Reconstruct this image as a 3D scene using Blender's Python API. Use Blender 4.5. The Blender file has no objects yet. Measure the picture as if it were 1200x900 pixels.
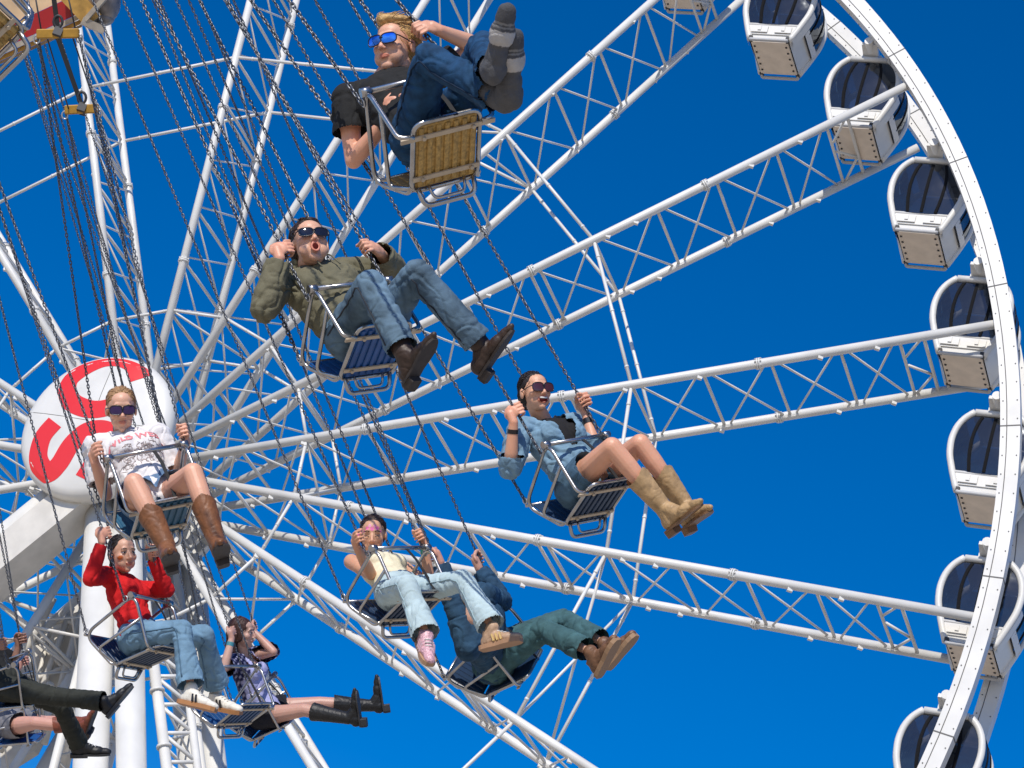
import bpy, bmesh, math, random
import numpy as np
from mathutils import Vector, Matrix, noise
from mathutils.bvhtree import BVHTree
random.seed(5)
R_ = math.radians
scene = bpy.context.scene
COL = scene.collection

# ------------------------------------------------------------------ camera, sky, sun, exposure
F = 2964.6                      # focal length in photo pixels (1200 wide)
PITCH, ROLL = 0.457032, 0.314159
CAM = Vector((0, 0, 1.6))
_f = Vector((0, math.cos(PITCH), math.sin(PITCH)))
_r = Vector((1, 0, 0)); _u = _r.cross(_f)
RIGHT = _r * math.cos(ROLL) + _u * math.sin(ROLL)
UP = _u * math.cos(ROLL) - _r * math.sin(ROLL)
FWD = _f
cam = bpy.data.cameras.new("Camera"); camo = bpy.data.objects.new("Camera", cam); COL.objects.link(camo)
cam.sensor_width = 36; cam.lens = F * 36 / 1200; cam.clip_end = 6000; cam.clip_start = .1
M = Matrix((RIGHT, UP, -FWD)).transposed().to_4x4(); M.translation = CAM
camo.matrix_world = M
scene.camera = camo

SUN_EL, SUN_AZ = 40, 205        # azimuth clockwise from +Y
world = bpy.data.worlds.new("World"); scene.world = world; world.use_nodes = True
nt = world.node_tree
bg = nt.nodes["Background"]
sky = nt.nodes.new("ShaderNodeTexSky"); sky.sky_type = 'NISHITA'; sky.sun_disc = False
sky.sun_elevation = R_(SUN_EL); sky.sun_rotation = R_(SUN_AZ)
sky.air_density = 1.0; sky.dust_density = 0.35; sky.ozone_density = 4.0; sky.altitude = 600
hs = nt.nodes.new("ShaderNodeHueSaturation"); hs.inputs['Saturation'].default_value = 1.45
tint = nt.nodes.new("ShaderNodeMix"); tint.data_type = 'RGBA'; tint.blend_type = 'MULTIPLY'; tint.inputs[0].default_value = 1; tint.inputs[7].default_value = (1, .97, 1.16, 1)   # polarised deep blue
nt.links.new(sky.outputs[0], hs.inputs['Color']); nt.links.new(hs.outputs[0], tint.inputs[6]); nt.links.new(tint.outputs[2], bg.inputs[0])
bg.inputs[1].default_value = 0.115
sl = bpy.data.lights.new("Sun", 'SUN'); sl.energy = 4.2; sl.angle = R_(.5); sl.color = (1, .945, .86)
so = bpy.data.objects.new("Sun", sl); COL.objects.link(so)
sd = Vector((math.sin(R_(SUN_AZ)) * math.cos(R_(SUN_EL)), math.cos(R_(SUN_AZ)) * math.cos(R_(SUN_EL)), math.sin(R_(SUN_EL))))
so.rotation_euler = sd.to_track_quat('Z', 'Y').to_euler()
vs = scene.view_settings; vs.view_transform = 'Standard'; vs.look = 'None'; vs.exposure = 0.0; vs.gamma = 1

# ------------------------------------------------------------------ small maths
def c2w(x, y, z): return CAM + RIGHT * x - UP * y + FWD * z
def v2w(v): return RIGHT * v[0] - UP * v[1] + FWD * v[2]
def px(u, v, z): return Vector(((u - 600) / F * z, (v - 450) / F * z, z))      # camera frame (x right, y down, z away)
def W(p): return c2w(*p)
def topx(p): return (600 + F * p[0] / p[2], 450 + F * p[1] / p[2])
def topx_w(q):
    d = q - CAM; return topx((d.dot(RIGHT), -d.dot(UP), d.dot(FWD)))
def V(*a): return Vector(a)

# ------------------------------------------------------------------ materials
def mat(name, col, rough=.6, metal=0.0, bump=0.0, bscale=60, var=0.0, vscale=4, spec=.5, attr=None, coat=0, sss=0, detail=4):
    m = bpy.data.materials.new(name); m.use_nodes = True
    n = m.node_tree.nodes; l = m.node_tree.links; b = n["Principled BSDF"]
    b.inputs["Base Color"].default_value = (*col, 1); b.inputs["Roughness"].default_value = rough
    b.inputs["Metallic"].default_value = metal; b.inputs["Specular IOR Level"].default_value = spec
    b.inputs["Coat Weight"].default_value = coat
    if sss:
        b.inputs["Subsurface Weight"].default_value = sss; b.inputs["Subsurface Radius"].default_value = (1, .35, .2); b.inputs["Subsurface Scale"].default_value = .008
    src = None
    if attr:
        a = n.new("ShaderNodeVertexColor"); a.layer_name = attr; src = a.outputs[0]
    tc = n.new("ShaderNodeTexCoord")
    if var:
        no = n.new("ShaderNodeTexNoise"); no.inputs["Scale"].default_value = vscale; no.inputs["Detail"].default_value = detail
        l.new(tc.outputs["Object"], no.inputs["Vector"])
        rm = n.new("ShaderNodeMapRange"); rm.inputs[1].default_value = .3; rm.inputs[2].default_value = .7
        rm.inputs[3].default_value = 1 - var; rm.inputs[4].default_value = 1 + var
        l.new(no.outputs[0], rm.inputs[0])
        mx = n.new("ShaderNodeMix"); mx.data_type = 'RGBA'; mx.blend_type = 'MULTIPLY'; mx.inputs[0].default_value = 1
        if src: l.new(src, mx.inputs[6])
        else: mx.inputs[6].default_value = (*col, 1)
        l.new(rm.outputs[0], mx.inputs[7]); src = mx.outputs[2]
    if src: l.new(src, b.inputs["Base Color"])
    if bump:
        n2 = n.new("ShaderNodeTexNoise"); n2.inputs["Scale"].default_value = bscale; n2.inputs["Detail"].default_value = 3
        l.new(tc.outputs["Object"], n2.inputs["Vector"])
        bp = n.new("ShaderNodeBump"); bp.inputs["Strength"].default_value = bump; bp.inputs["Distance"].default_value = .01
        l.new(n2.outputs[0], bp.inputs["Height"]); l.new(bp.outputs[0], b.inputs["Normal"])
    return m

WHITE = mat("white_paint", (.655, .64, .6), .4, var=.09, vscale=1.2, bump=.04, bscale=7)
OFFW = mat("aged_white_paint", (.6, .565, .5), .45, var=.1, vscale=2.5, bump=.04, bscale=10)
FLOOR_BOUNCE = mat("bounce_cream_floor", (.68, .58, .47), .5, var=.08, vscale=3)  # warm ground bounce under the cabins put into the base colour
GREYP = mat("grey_paint", (.42, .42, .42), .5, var=.08, vscale=3)
DARK = mat("dark_rubber", (.03, .03, .032), .6)
GASKET = mat("black_gasket", (.012, .012, .013), .95, spec=.08)
STEEL = mat("galvanised_steel", (.5, .5, .5), .38, .85, var=.12, vscale=20)
CHROME = mat("seat_tube_steel", (.44, .425, .41), .27, .92, var=.18, vscale=18, bump=.05, bscale=90)
CHAIN = mat("chain_steel", (.12, .126, .138), .34, .7, var=.25, vscale=25)
CREAM = mat("cream_slat", (.5, .4, .28), .55, var=.15, vscale=12)
NAVY = mat("navy_seat_plastic", (.012, .035, .085), .45, var=.2, vscale=10)
BLUE = mat("blue_seat_plastic", (.01, .075, .27), .4, var=.2, vscale=10)
GOLD = mat("yellow_wicker_seat", (.42, .26, .075), .6, var=.35, vscale=60, bump=.4, bscale=150)
YELLOW = mat("yellow_painted_bar", (.38, .2, .02), .55, var=.25, vscale=15)
BLACKW = mat("black_webbing", (.012, .012, .013), .8)
RED = mat("red_gloss", (.62, .02, .02), .3, coat=.3)
LETTER = mat("red_lettering", (.7, .03, .03), .35)
CONC = mat("ground_paving", (.52, .44, .33), .9, var=.2, vscale=.5, bump=.3, bscale=5)

def glass_mat():
    m = bpy.data.materials.new("tinted_cabin_glass"); m.use_nodes = True
    n = m.node_tree.nodes; l = m.node_tree.links; n.remove(n["Principled BSDF"]); o = n["Material Output"]
    t = n.new("ShaderNodeBsdfTransparent"); t.inputs[0].default_value = (.085, .085, .09, 1)
    g = n.new("ShaderNodeBsdfGlossy"); g.inputs["Roughness"].default_value = .06; g.inputs[0].default_value = (.75, .8, .85, 1)
    fr = n.new("ShaderNodeFresnel"); fr.inputs[0].default_value = 1.9
    tc = n.new("ShaderNodeTexCoord"); no = n.new("ShaderNodeTexNoise"); no.inputs["Scale"].default_value = 1.6
    l.new(tc.outputs["Object"], no.inputs["Vector"])
    bp = n.new("ShaderNodeBump"); bp.inputs["Strength"].default_value = .25; bp.inputs["Distance"].default_value = .1
    l.new(no.outputs[0], bp.inputs["Height"]); l.new(bp.outputs[0], g.inputs["Normal"])
    mx = n.new("ShaderNodeMixShader"); l.new(fr.outputs[0], mx.inputs[0]); l.new(t.outputs[0], mx.inputs[1]); l.new(g.outputs[0], mx.inputs[2])
    df = n.new("ShaderNodeBsdfDiffuse"); df.inputs[0].default_value = (.34, .36, .4, 1); m2 = n.new("ShaderNodeMixShader"); m2.inputs[0].default_value = .045      # pale diffuse haze mixed in to brighten the dark glass
    l.new(mx.outputs[0], m2.inputs[1]); l.new(df.outputs[0], m2.inputs[2]); l.new(m2.outputs[0], o.inputs[0]); return m
GLASS = glass_mat()

# ------------------------------------------------------------------ mesh helpers
def new_bm(): return bmesh.new()
def ring_frame(d):
    d = d.normalized(); a = Vector((0, 0, 1)) if abs(d.z) < .9 else Vector((1, 0, 0))
    x = d.cross(a).normalized(); return x, d.cross(x)
def tube(bm, pts, r, n=8, r1=None, closed=False, cap=True):
    """sweep a circle along a polyline"""
    pts = [Vector(p) for p in pts]; N = len(pts); rings = []
    x = None
    for i, p in enumerate(pts):
        if closed: d = (pts[(i + 1) % N] - pts[i - 1])
        else: d = (pts[min(i + 1, N - 1)] - pts[max(i - 1, 0)])
        d.normalize()
        if x is None: x, y = ring_frame(d)
        else:
            x = (x - d * x.dot(d)).normalized(); y = d.cross(x)
        rr = r if r1 is None else r + (r1 - r) * i / (N - 1)
        rings.append([bm.verts.new(p + x * (rr * math.cos(2 * math.pi * k / n)) + y * (rr * math.sin(2 * math.pi * k / n))) for k in range(n)])
    for i in range(N if closed else N - 1):
        a, b = rings[i], rings[(i + 1) % N]
        for k in range(n):
            f = bm.faces.new((a[k], a[(k + 1) % n], b[(k + 1) % n], b[k])); f.smooth = True
    if cap and not closed:
        bm.faces.new(rings[0][::-1]); bm.faces.new(rings[-1])
def fillet(pts, rad=.04, seg=5):
    """round the corners of a polyline"""
    pts = [Vector(p) for p in pts]; out = [pts[0]]
    for i in range(1, len(pts) - 1):
        a = (pts[i - 1] - pts[i]); b = (pts[i + 1] - pts[i])
        t = min(rad, a.length * .45, b.length * .45)
        p0 = pts[i] + a.normalized() * t; p1 = pts[i] + b.normalized() * t
        for k in range(seg + 1):
            s = k / seg; out.append(p0 * (1 - s) ** 2 + pts[i] * 2 * s * (1 - s) + p1 * s ** 2)
    return out + [pts[-1]]
def box(bm, c, s, m=None):
    mm = Matrix.Translation(Vector(c)) @ Matrix.Diagonal((*s, 1))
    if m is not None: mm = m @ mm
    return bmesh.ops.create_cube(bm, size=1, matrix=mm)
def bar(bm, p0, p1, w, h, upv):
    """rectangular bar between two points"""
    p0 = Vector(p0); p1 = Vector(p1); d = p1 - p0; L = d.length; d.normalize()
    x = d.cross(Vector(upv)).normalized(); z = x.cross(d)
    mm = Matrix((x, d, z)).transposed().to_4x4(); mm.translation = (p0 + p1) / 2
    box(bm, (0, 0, 0), (w, L, h), mm)
_SPH = {}
def _sphere(u, v):
    if (u, v) not in _SPH:
        P = [(0, 0, 1)] + [(math.sin(math.pi * j / v) * math.cos(2 * math.pi * i / u), math.sin(math.pi * j / v) * math.sin(2 * math.pi * i / u), math.cos(math.pi * j / v)) for j in range(1, v) for i in range(u)] + [(0, 0, -1)]
        Fc = [(0, 1 + i, 1 + (i + 1) % u) for i in range(u)]
        for j in range(v - 2):
            for i in range(u): a = 1 + j * u + i; b = 1 + j * u + (i + 1) % u; Fc.append((a, a + u, b + u, b))
        e = len(P) - 1; Fc += [(e, 1 + (v - 2) * u + (i + 1) % u, 1 + (v - 2) * u + i) for i in range(u)]
        _SPH[(u, v)] = (np.array(P), Fc)
    return _SPH[(u, v)]
def ell(bm, c, axes, radii, u=16, v=10):
    P, Fc = _sphere(u, v); A = np.array([np.array(a) * r for a, r in zip(axes, radii)])
    vs_ = [bm.verts.new(q) for q in (P @ A + np.array(c)).tolist()]
    for f in Fc: bm.faces.new([vs_[k] for k in f]).smooth = True
def capsule(bm, p0, r0, p1, r1, flat=False, n=16):
    p0 = Vector(p0); p1 = Vector(p1); d = p1 - p0
    if d.length < 1e-5: d = Vector((0, 0, 1e-3)); p1 = p0 + d
    x, y = ring_frame(d); cs = [x * math.cos(2 * math.pi * k / n) + y * math.sin(2 * math.pi * k / n) for k in range(n)]
    a = [bm.verts.new(p0 + c * r0) for c in cs]; b = [bm.verts.new(p1 + c * r1) for c in cs]
    for k in range(n): bm.faces.new((a[k], a[(k + 1) % n], b[(k + 1) % n], b[k]))
    bm.faces.new(a[::-1]); bm.faces.new(b)
    I = ((1, 0, 0), (0, 1, 0), (0, 0, 1))
    ell(bm, p0, I, (r0,) * 3, n, 10)
    if not flat: ell(bm, p1, I, (r1,) * 3, n, 10)
def fuse(bm, voxel=.006, smooth=3, fac=.5):
    me = bpy.data.meshes.new("tmp"); bm.to_mesh(me); bm.free()
    o = bpy.data.objects.new("tmp", me); COL.objects.link(o)
    r = o.modifiers.new("r", 'REMESH'); r.mode = 'VOXEL'; r.voxel_size = voxel
    if smooth:
        s = o.modifiers.new("s", 'SMOOTH'); s.iterations = smooth; s.factor = fac
    dg = bpy.context.evaluated_depsgraph_get()
    out = bpy.data.meshes.new_from_object(o.evaluated_get(dg))
    bpy.data.objects.remove(o); bpy.data.meshes.remove(me)
    return out
def getco(me):
    a = np.empty(len(me.vertices) * 3); me.vertices.foreach_get("co", a); return a.reshape(-1, 3)
def setco(me, a): me.vertices.foreach_set("co", np.ascontiguousarray(a).ravel()); me.update()
_rng = np.random.RandomState(11); _perm = np.concatenate([_rng.permutation(256)] * 3); _grad = _rng.normal(size=(256, 3)); _grad /= np.linalg.norm(_grad, axis=1)[:, None]
def pnoise(P):
    """gradient noise on an (n, 3) array"""
    I = np.floor(P).astype(int); Fr = P - I; U = Fr * Fr * Fr * (Fr * (Fr * 6 - 15) + 10); I &= 255; out = 0
    for dx in (0, 1):
        for dy in (0, 1):
            for dz in (0, 1):
                h = _perm[_perm[_perm[I[:, 0] + dx] + I[:, 1] + dy] + I[:, 2] + dz]; g = _grad[h]
                w = (U[:, 0] if dx else 1 - U[:, 0]) * (U[:, 1] if dy else 1 - U[:, 1]) * (U[:, 2] if dz else 1 - U[:, 2])
                out = out + w * ((Fr - np.array([dx, dy, dz])) * g).sum(1)
    return out
def wrinkle(me, amp, scale, seed=0, ridge=True, stretch=None, segs=None):
    """folds pushed along the normals; segs = limb axes along which folds are squeezed so that they run across the limb"""
    co = getco(me); nr = np.empty(len(me.vertices) * 3); me.vertices.foreach_get("normal", nr); nr = nr.reshape(-1, 3)
    q = co * scale
    if stretch is not None: st = np.array(stretch); q = q - np.outer(q @ st * .7, st)
    q = q + np.array([seed * 7.3, seed * 3.1, seed * 1.7])
    a = pnoise(q); b = pnoise(q * 2.3 + 5)
    if ridge:
        w = np.stack([pnoise(co * 6 + k * 9 + seed) for k in (1, 2, 3)], 1) * .9      # warped, sharp fold lines
        e = pnoise(q * np.array([.62, .62, .4]) + w); f = pnoise(q * np.array([1.0, .8, 1.1]) + w + 7)
        d = (.35 - np.abs(a) * 1.0) + .2 - np.exp(-(e / .055) ** 2) * .75 + np.exp(-((e - .13) / .07) ** 2) * .4 - np.exp(-(f / .06) ** 2) * .3
    else: d = a + b * .5
    d = d * amp
    for (p0, p1, am, fr, rad) in (segs or []):      # creases across a limb, strongest at the joint p0
        p0 = np.array(p0); p1 = np.array(p1); ax = p1 - p0; L = np.linalg.norm(ax); ax /= L
        t = (co - p0) @ ax; r = np.linalg.norm(co - p0 - np.outer(t, ax), axis=1)
        w = np.exp(-(t / (L * .45)) ** 2) * (r < rad) * (t > -.03)
        ph = t * fr + pnoise(co * 9 + seed) * 3.2
        d = d + w * am * (np.abs(np.sin(ph)) ** .6 - .6) * (.6 + pnoise(co * 5 + 3 + seed))
    setco(me, co + nr * d[:, None])
def cutfaces(me, test):
    """delete the faces picked by test(centres, normals)"""
    n = len(me.polygons); C = np.empty(n * 3); N = np.empty(n * 3); me.polygons.foreach_get("center", C); me.polygons.foreach_get("normal", N)
    mask = test(C.reshape(-1, 3), N.reshape(-1, 3))
    if not mask.any(): return
    bm = bmesh.new(); bm.from_mesh(me); bm.faces.ensure_lookup_table()
    bmesh.ops.delete(bm, geom=[bm.faces[i] for i in np.nonzero(mask)[0]], context='FACES'); bm.to_mesh(me); bm.free()
def color_attr(me, cols, name="tint"):
    a = me.color_attributes.new(name, 'FLOAT_COLOR', 'POINT')
    buf = np.ones((len(me.vertices), 4), np.float32); buf[:, :3] = cols; a.data.foreach_set("color", buf.ravel())

def obj(name, geo, m, parent=None, smooth=None, label=None, origin=None):
    """one mesh object; vertices are given in world space and made local to the parent (or to origin)"""
    if isinstance(geo, bmesh.types.BMesh):
        me = bpy.data.meshes.new(name); bmesh.ops.recalc_face_normals(geo, faces=geo.faces[:]); geo.to_mesh(me); geo.free()
    else: me = geo; me.name = name
    o = bpy.data.objects.new(name, me); COL.objects.link(o)
    for mm in (m if isinstance(m, (list, tuple)) else [m]): me.materials.append(mm)
    if smooth is not None: me.polygons.foreach_set("use_smooth", [smooth] * len(me.polygons))
    base = origin if origin is not None else (WORLD_ORG.get(parent.name) if parent else None)
    if base is not None and (base.length > 0):
        me.transform(Matrix.Translation(-base))
    if parent: o.parent = parent; WORLD_ORG[o.name] = WORLD_ORG.get(parent.name, Vector((0, 0, 0)))
    elif base is not None: o.location = base; WORLD_ORG[o.name] = base
    if label: o['label'] = label
    return o
WORLD_ORG = {}
def thing(name, label, cat, loc=(0, 0, 0), group=None):
    o = bpy.data.objects.new(name, None); COL.objects.link(o); o.location = loc; o.empty_display_size = .2
    WORLD_ORG[o.name] = Vector(loc); return tag(o, label, cat, group)
def tag(o, label, cat, group=None):
    o['label'] = label; o['category'] = cat
    if group: o['group'] = group
    return o
def dup(o, parent=None):
    c = o.copy(); COL.objects.link(c)
    if parent is not None: c.parent = parent
    for ch in o.children: dup(ch, c)
    return c

# ------------------------------------------------------------------ ground
bm = new_bm()
bmesh.ops.create_grid(bm, x_segments=2, y_segments=2, size=4000)
g = obj("ground", bm, CONC); g['kind'] = 'structure'

# ------------------------------------------------------------------ observation wheel
RW = 22.0
AX = Vector((.42197918, .90660552, 0)); TT = Vector((.90660552, -.42197918, 0)); ZZ = Vector((0, 0, 1))
HUB = CAM + Vector((-.3627304 * RW, 2.76297445 * RW, 1.07922746 * RW))
HW = .11621214 * RW / 2
TH0 = 1.00742847; STEP = 2 * math.pi / 18
def WP(th, rad, s, out=0): return HUB + AX * (s * HW) + (TT * math.cos(th) + ZZ * math.sin(th)) * (rad * RW)
def on_plane(u, v, s):
    """the point a line of sight meets on the plane s half-widths along the axle"""
    d = v2w(px(u, v, 1)); p0 = HUB + AX * (s * HW)
    return CAM + d * ((p0 - CAM).dot(AX) / d.dot(AX))

wheel = thing("ferris_wheel", "giant white observation wheel with lattice spokes and red lettered hub disc", "ferris wheel", HUB - ZZ * (RW + .3))
NODES = [.06, .135, .212, .286, .36, .43, .511, .593, .673, .748, .824, .888]
for k in range(18):
    th = TH0 - k * STEP
    bm = new_bm(); dl = .006
    for i, n in enumerate(NODES):
        tube(bm, [WP(th, n, -.96), WP(th, n, .96)], .043, 6)
        if n in (.511,): tube(bm, [WP(th, n + .012, -.96), WP(th, n + .012, .96)], .042, 6)
        if i + 1 < len(NODES):
            m_ = NODES[i + 1]
            tube(bm, [WP(th, n + dl, -.97), WP(th, m_ - dl, .97)], .028, 6)
            tube(bm, [WP(th, n + dl, .97), WP(th, m_ - dl, -.97)], .028, 6)
    tube(bm, [WP(th, .914, -.96), WP(th, .914, .96)], .048, 6)
    tube(bm, [WP(th, .89, -.4), WP(th, .912, -.95)], .034, 6); tube(bm, [WP(th, .89, -.1), WP(th, .912, .35)], .034, 6); tube(bm, [WP(th, .89, .95), WP(th, .912, .4)], .034, 6)
    # gusset plates where the lattice meets the chords
    for n in NODES[2:]:
        for s in (-1, 1):
            bar(bm, WP(th, n - .006, s * .94), WP(th, n + .006, s * .94), .012, .16, TT * -math.sin(th) + ZZ * math.cos(th))
    sp = obj("spoke_truss", bm, WHITE, wheel)
    for s in (-1, 1):
        bm = new_bm()
        tube(bm, [WP(th, .045, s), WP(th, .992 if s < 0 else .985, s)], .11, 12)
        for n in (.285, .514, .735):
            tube(bm, [WP(th, n - .002, s), WP(th, n - .0003, s)], .145, 12); tube(bm, [WP(th, n + .0003, s), WP(th, n + .002, s)], .145, 12)
            for b in range(8):
                a = b * math.pi / 4; e1 = AX * math.cos(a) + (TT * -math.sin(th) + ZZ * math.cos(th)) * math.sin(a)
                tube(bm, [WP(th, n - .0038, s) + e1 * .127, WP(th, n + .0038, s) + e1 * .127], .014, 5)
        for n in (.12, .2, .37, .45, .6, .66, .8, .86):   # small cable clips
            c = WP(th, n + .013 * math.sin(k * 3 + n * 40), s) - ZZ * .12
            box(bm, c, (.12, .1, .09))
        obj("chord", bm, WHITE, sp)
for rho, rr in ((.593, .045), (.215, .042)):
    for k in range(18):
        a, b = TH0 - k * STEP, TH0 - (k + 1) * STEP
        for s in (-1, 1):
            bm = new_bm(); p, q = WP(a, rho, s), WP(b, rho, s); tube(bm, [p, q], rr, 8)
            for t in (.12, .5, .88): tube(bm, [p.lerp(q, t - .006), p.lerp(q, t + .006)], rr * 1.2, 8)
            obj("ring_tie", bm, WHITE, wheel)
        if (rho > .5 and k in (3, 8, 13, 17)) or (rho < .5 and k % 2 == 0):
            for s in (-1, 1):
                bm = new_bm(); tube(bm, [WP(a, rho, s), WP(b, rho, -s)], rr * .8, 8); obj("cross_tie", bm, WHITE, wheel)
SEAM = mat("dark_panel_seam", (.12, .115, .11), .7)
for s in (-1, 1):
    bm = new_bm(); NS = 216; hr, ha = .225, .17
    prof = [(-hr, -ha), (hr, -ha), (hr, ha), (-hr, ha)]; rings = []
    for i in range(NS):
        th = 2 * math.pi * i / NS; rad = TT * math.cos(th) + ZZ * math.sin(th); c = HUB + AX * (s * HW)
        rings.append([bm.verts.new(c + rad * (RW + a) + AX * b) for a, b in prof])
    for i in range(NS):
        for j in range(4): bm.faces.new((rings[i][j], rings[i][(j + 1) % 4], rings[(i + 1) % NS][(j + 1) % 4], rings[(i + 1) % NS][j]))
    rim = obj("rim", bm, WHITE, wheel)
    bm = new_bm()
    for i in range(72):
        th = TH0 + R_(2.5) + 2 * math.pi * i / 72; rad = TT * math.cos(th) + ZZ * math.sin(th); tg = TT * -math.sin(th) + ZZ * math.cos(th)
        c = HUB + AX * (s * HW) + rad * RW
        if i % 2 == 0:
            mm = Matrix((rad, AX, tg)).transposed().to_4x4(); mm.translation = c
            box(bm, (0, 0, 0), (hr * 2 + .012, ha * 2 + .012, .03), mm)
        for dt in (0.008, .03, .052, .074):
            th2 = th + dt; rad2 = TT * math.cos(th2) + ZZ * math.sin(th2)
            for a in (-.16, .16):
                c2 = HUB + AX * (s * HW - ha) + rad2 * (RW + a); tube(bm, [c2 + AX * .01, c2 - AX * .012], .017, 5)
            for b in (-.12, .12):
                c2 = HUB + AX * (s * HW + b) + rad2 * (RW - hr); tube(bm, [c2 + rad2 * .01, c2 - rad2 * .012], .017, 5)
    for a in (-.075,):
        pts = [HUB + AX * (s * HW - ha) + (TT * math.cos(2 * math.pi * i / NS) + ZZ * math.sin(2 * math.pi * i / NS)) * (RW + a) for i in range(NS)]
        tube(bm, pts, .012, 4, closed=True)
    obj("rim_joint", bm, SEAM, rim)
    # bracket plates between the rims beside each cabin
bm = new_bm()
tube(bm, [HUB - AX * (HW * 1.5), HUB + AX * (HW * 1.5)], .75, 28)
for s in (-1.35, -1, 1, 1.35): tube(bm, [HUB + AX * (HW * s - .07), HUB + AX * (HW * s + .07)], 1.25, 28)
obj("hub", bm, WHITE, wheel)
bm = new_bm()                                     # hub cover: a shallow white dish
DC = HUB - AX * (HW * 2.75); RD = 2.02
prof = [(0, -.16), (.8, -.145), (1.45, -.09), (1.8, -.03), (1.94, .04), (2.02, .16), (2.02, .42), (1.9, .5), (0, .5)]
rings = []
for r, h in prof:
    rings.append([bm.verts.new(DC + AX * h + (TT * math.cos(a) + ZZ * math.sin(a)) * max(r, .001)) for a in [2 * math.pi * i / 64 for i in range(64)]])
for a, b in zip(rings, rings[1:]):
    for i in range(64):
        f = bm.faces.new((a[i], a[(i + 1) % 64], b[(i + 1) % 64], b[i])); f.smooth = True
disc = obj("hub_cover", bm, WHITE, wheel)
bm = new_bm(); tube(bm, [DC + AX * .45, HUB - AX * (HW * 1.3)], .62, 24)
obj("hub_nose", bm, WHITE, wheel)
def disc_h(r): return float(np.interp(r, [p[0] for p in prof[:6]], [p[1] for p in prof[:6]]))
def stroke(bm, pts, width, taper=None):
    """thick letter stroke laid on the dish, from points in photo pixels"""
    P = []
    for u, v in pts:
        q = on_plane(u, v, (DC - HUB).dot(AX) / HW) - DC; P.append((q.dot(TT), q.z))
    Q = []
    for i in range(len(P) - 1):
        p0 = P[max(i - 1, 0)]; p1 = P[i]; p2 = P[i + 1]; p3 = P[min(i + 2, len(P) - 1)]
        for t in [k / 6 for k in range(6)]:
            Q.append(tuple(.5 * (2 * p1[j] + (p2[j] - p0[j]) * t + (2 * p0[j] - 5 * p1[j] + 4 * p2[j] - p3[j]) * t * t + (3 * p1[j] - p0[j] - 3 * p2[j] + p3[j]) * t ** 3) for j in (0, 1)))
    Q.append(P[-1]); prev = None
    for i, q in enumerate(Q):
        a = Q[max(i - 1, 0)]; b = Q[min(i + 1, len(Q) - 1)]; d = Vector((b[0] - a[0], b[1] - a[1])).normalized(); nn = Vector((-d.y, d.x))
        row = []
        for e in (-1, -.5, 0, .5, 1):
            x, z = q[0] + nn.x * width / 2 * e, q[1] + nn.y * width / 2 * e; r = math.hypot(x, z)
            if r > 1.9: x *= 1.9 / r; z *= 1.9 / r; r = 1.9
            row.append([bm.verts.new(DC + TT * x + ZZ * z + AX * (disc_h(r) - hh)) for hh in (.008, -.004)])
        if prev:
            for j in range(4): bm.faces.new((prev[j][0], prev[j + 1][0], row[j + 1][0], row[j][0]))
            for j in (0, 4): bm.faces.new((prev[j][0], row[j][0], row[j][1], prev[j][1]))
        else: bm.faces.new([r_[0] for r_ in row] + [r_[1] for r_ in row[::-1]])
        prev = row
    bm.faces.new([r_[0] for r_ in prev] + [r_[1] for r_ in prev[::-1]])
for wd, pts in ((.5, [(165, 446), (160, 430), (145, 421.5), (125, 421.5), (104, 431), (85, 446), (81, 461), (88, 475), (107, 483), (126, 482), (146, 474)]),
                (.53, [(67, 498), (52, 515), (46, 537), (51, 551), (60, 555), (72, 545), (85, 526), (101, 511), (117, 507), (130, 510), (144, 520)]),
                (.53, [(100, 563), (109, 550), (117, 536)])):
    bm = new_bm(); stroke(bm, pts, wd); obj("letter", bm, LETTER, disc)

for a in (0.05, math.pi - .05, 1.62):            # panel joints of the cover
    bm = new_bm(); tube(bm, [DC + (TT * math.cos(a) + ZZ * math.sin(a)) * r + AX * (disc_h(r) - .001) for r in np.linspace(.15, 1.9, 14)], .008, 4); obj("panel_seam", bm, SEAM, disc)

# ---- the standing frame
frame = thing("support_frame", "white legs and box beam carrying the observation wheel axle", "support frame", Vector((HUB.x, HUB.y, 0)))
def leg(u0, v0, u1, v1, s, r, name="leg", flanges=3):
    a, b = on_plane(u0, v0, s), on_plane(u1, v1, s); d = (b - a).normalized(); e = a + d * (a.z / -d.z)
    bm = new_bm(); tube(bm, [a, e], r, 24)
    for i in range(flanges):
        c = a.lerp(e, .22 + .2 * i); tube(bm, [c - d * .06, c + d * .06], r * 1.16, 24)
    return obj(name, bm, WHITE, frame), a, e
leg(122, 545, 106, 900, -1.95, .41, flanges=0); leg(148, 545, 154, 900, -1.95, .35, flanges=0)
leg(200, 620, 226, 900, 1.95, .37); leg(222, 640, 252, 900, 1.95, .30, flanges=0)
leg(205, 650, 60, 900, 1.95, .35)
a, b = on_plane(112, 575, -2.1), on_plane(-30, 690, -2.1)
d = (b - a).normalized(); b = a + d * (a.z / -d.z)
bm = new_bm(); bar(bm, a, b, 1.0, .85, ZZ); obj("box_beam", bm, OFFW, frame)
bm = new_bm(); n_ = d.cross(AX).normalized(); n_ = n_ if n_.z > 0 else -n_
tube(bm, [a + n_ * .62, b + n_ * .62], .36, 20); obj("beam_pipe", bm, WHITE, frame)
bm = new_bm(); tube(bm, [HUB - AX * (HW * 2.15), HUB + AX * (HW * 2.2)], .6, 24); obj("axle", bm, OFFW, frame)
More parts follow.
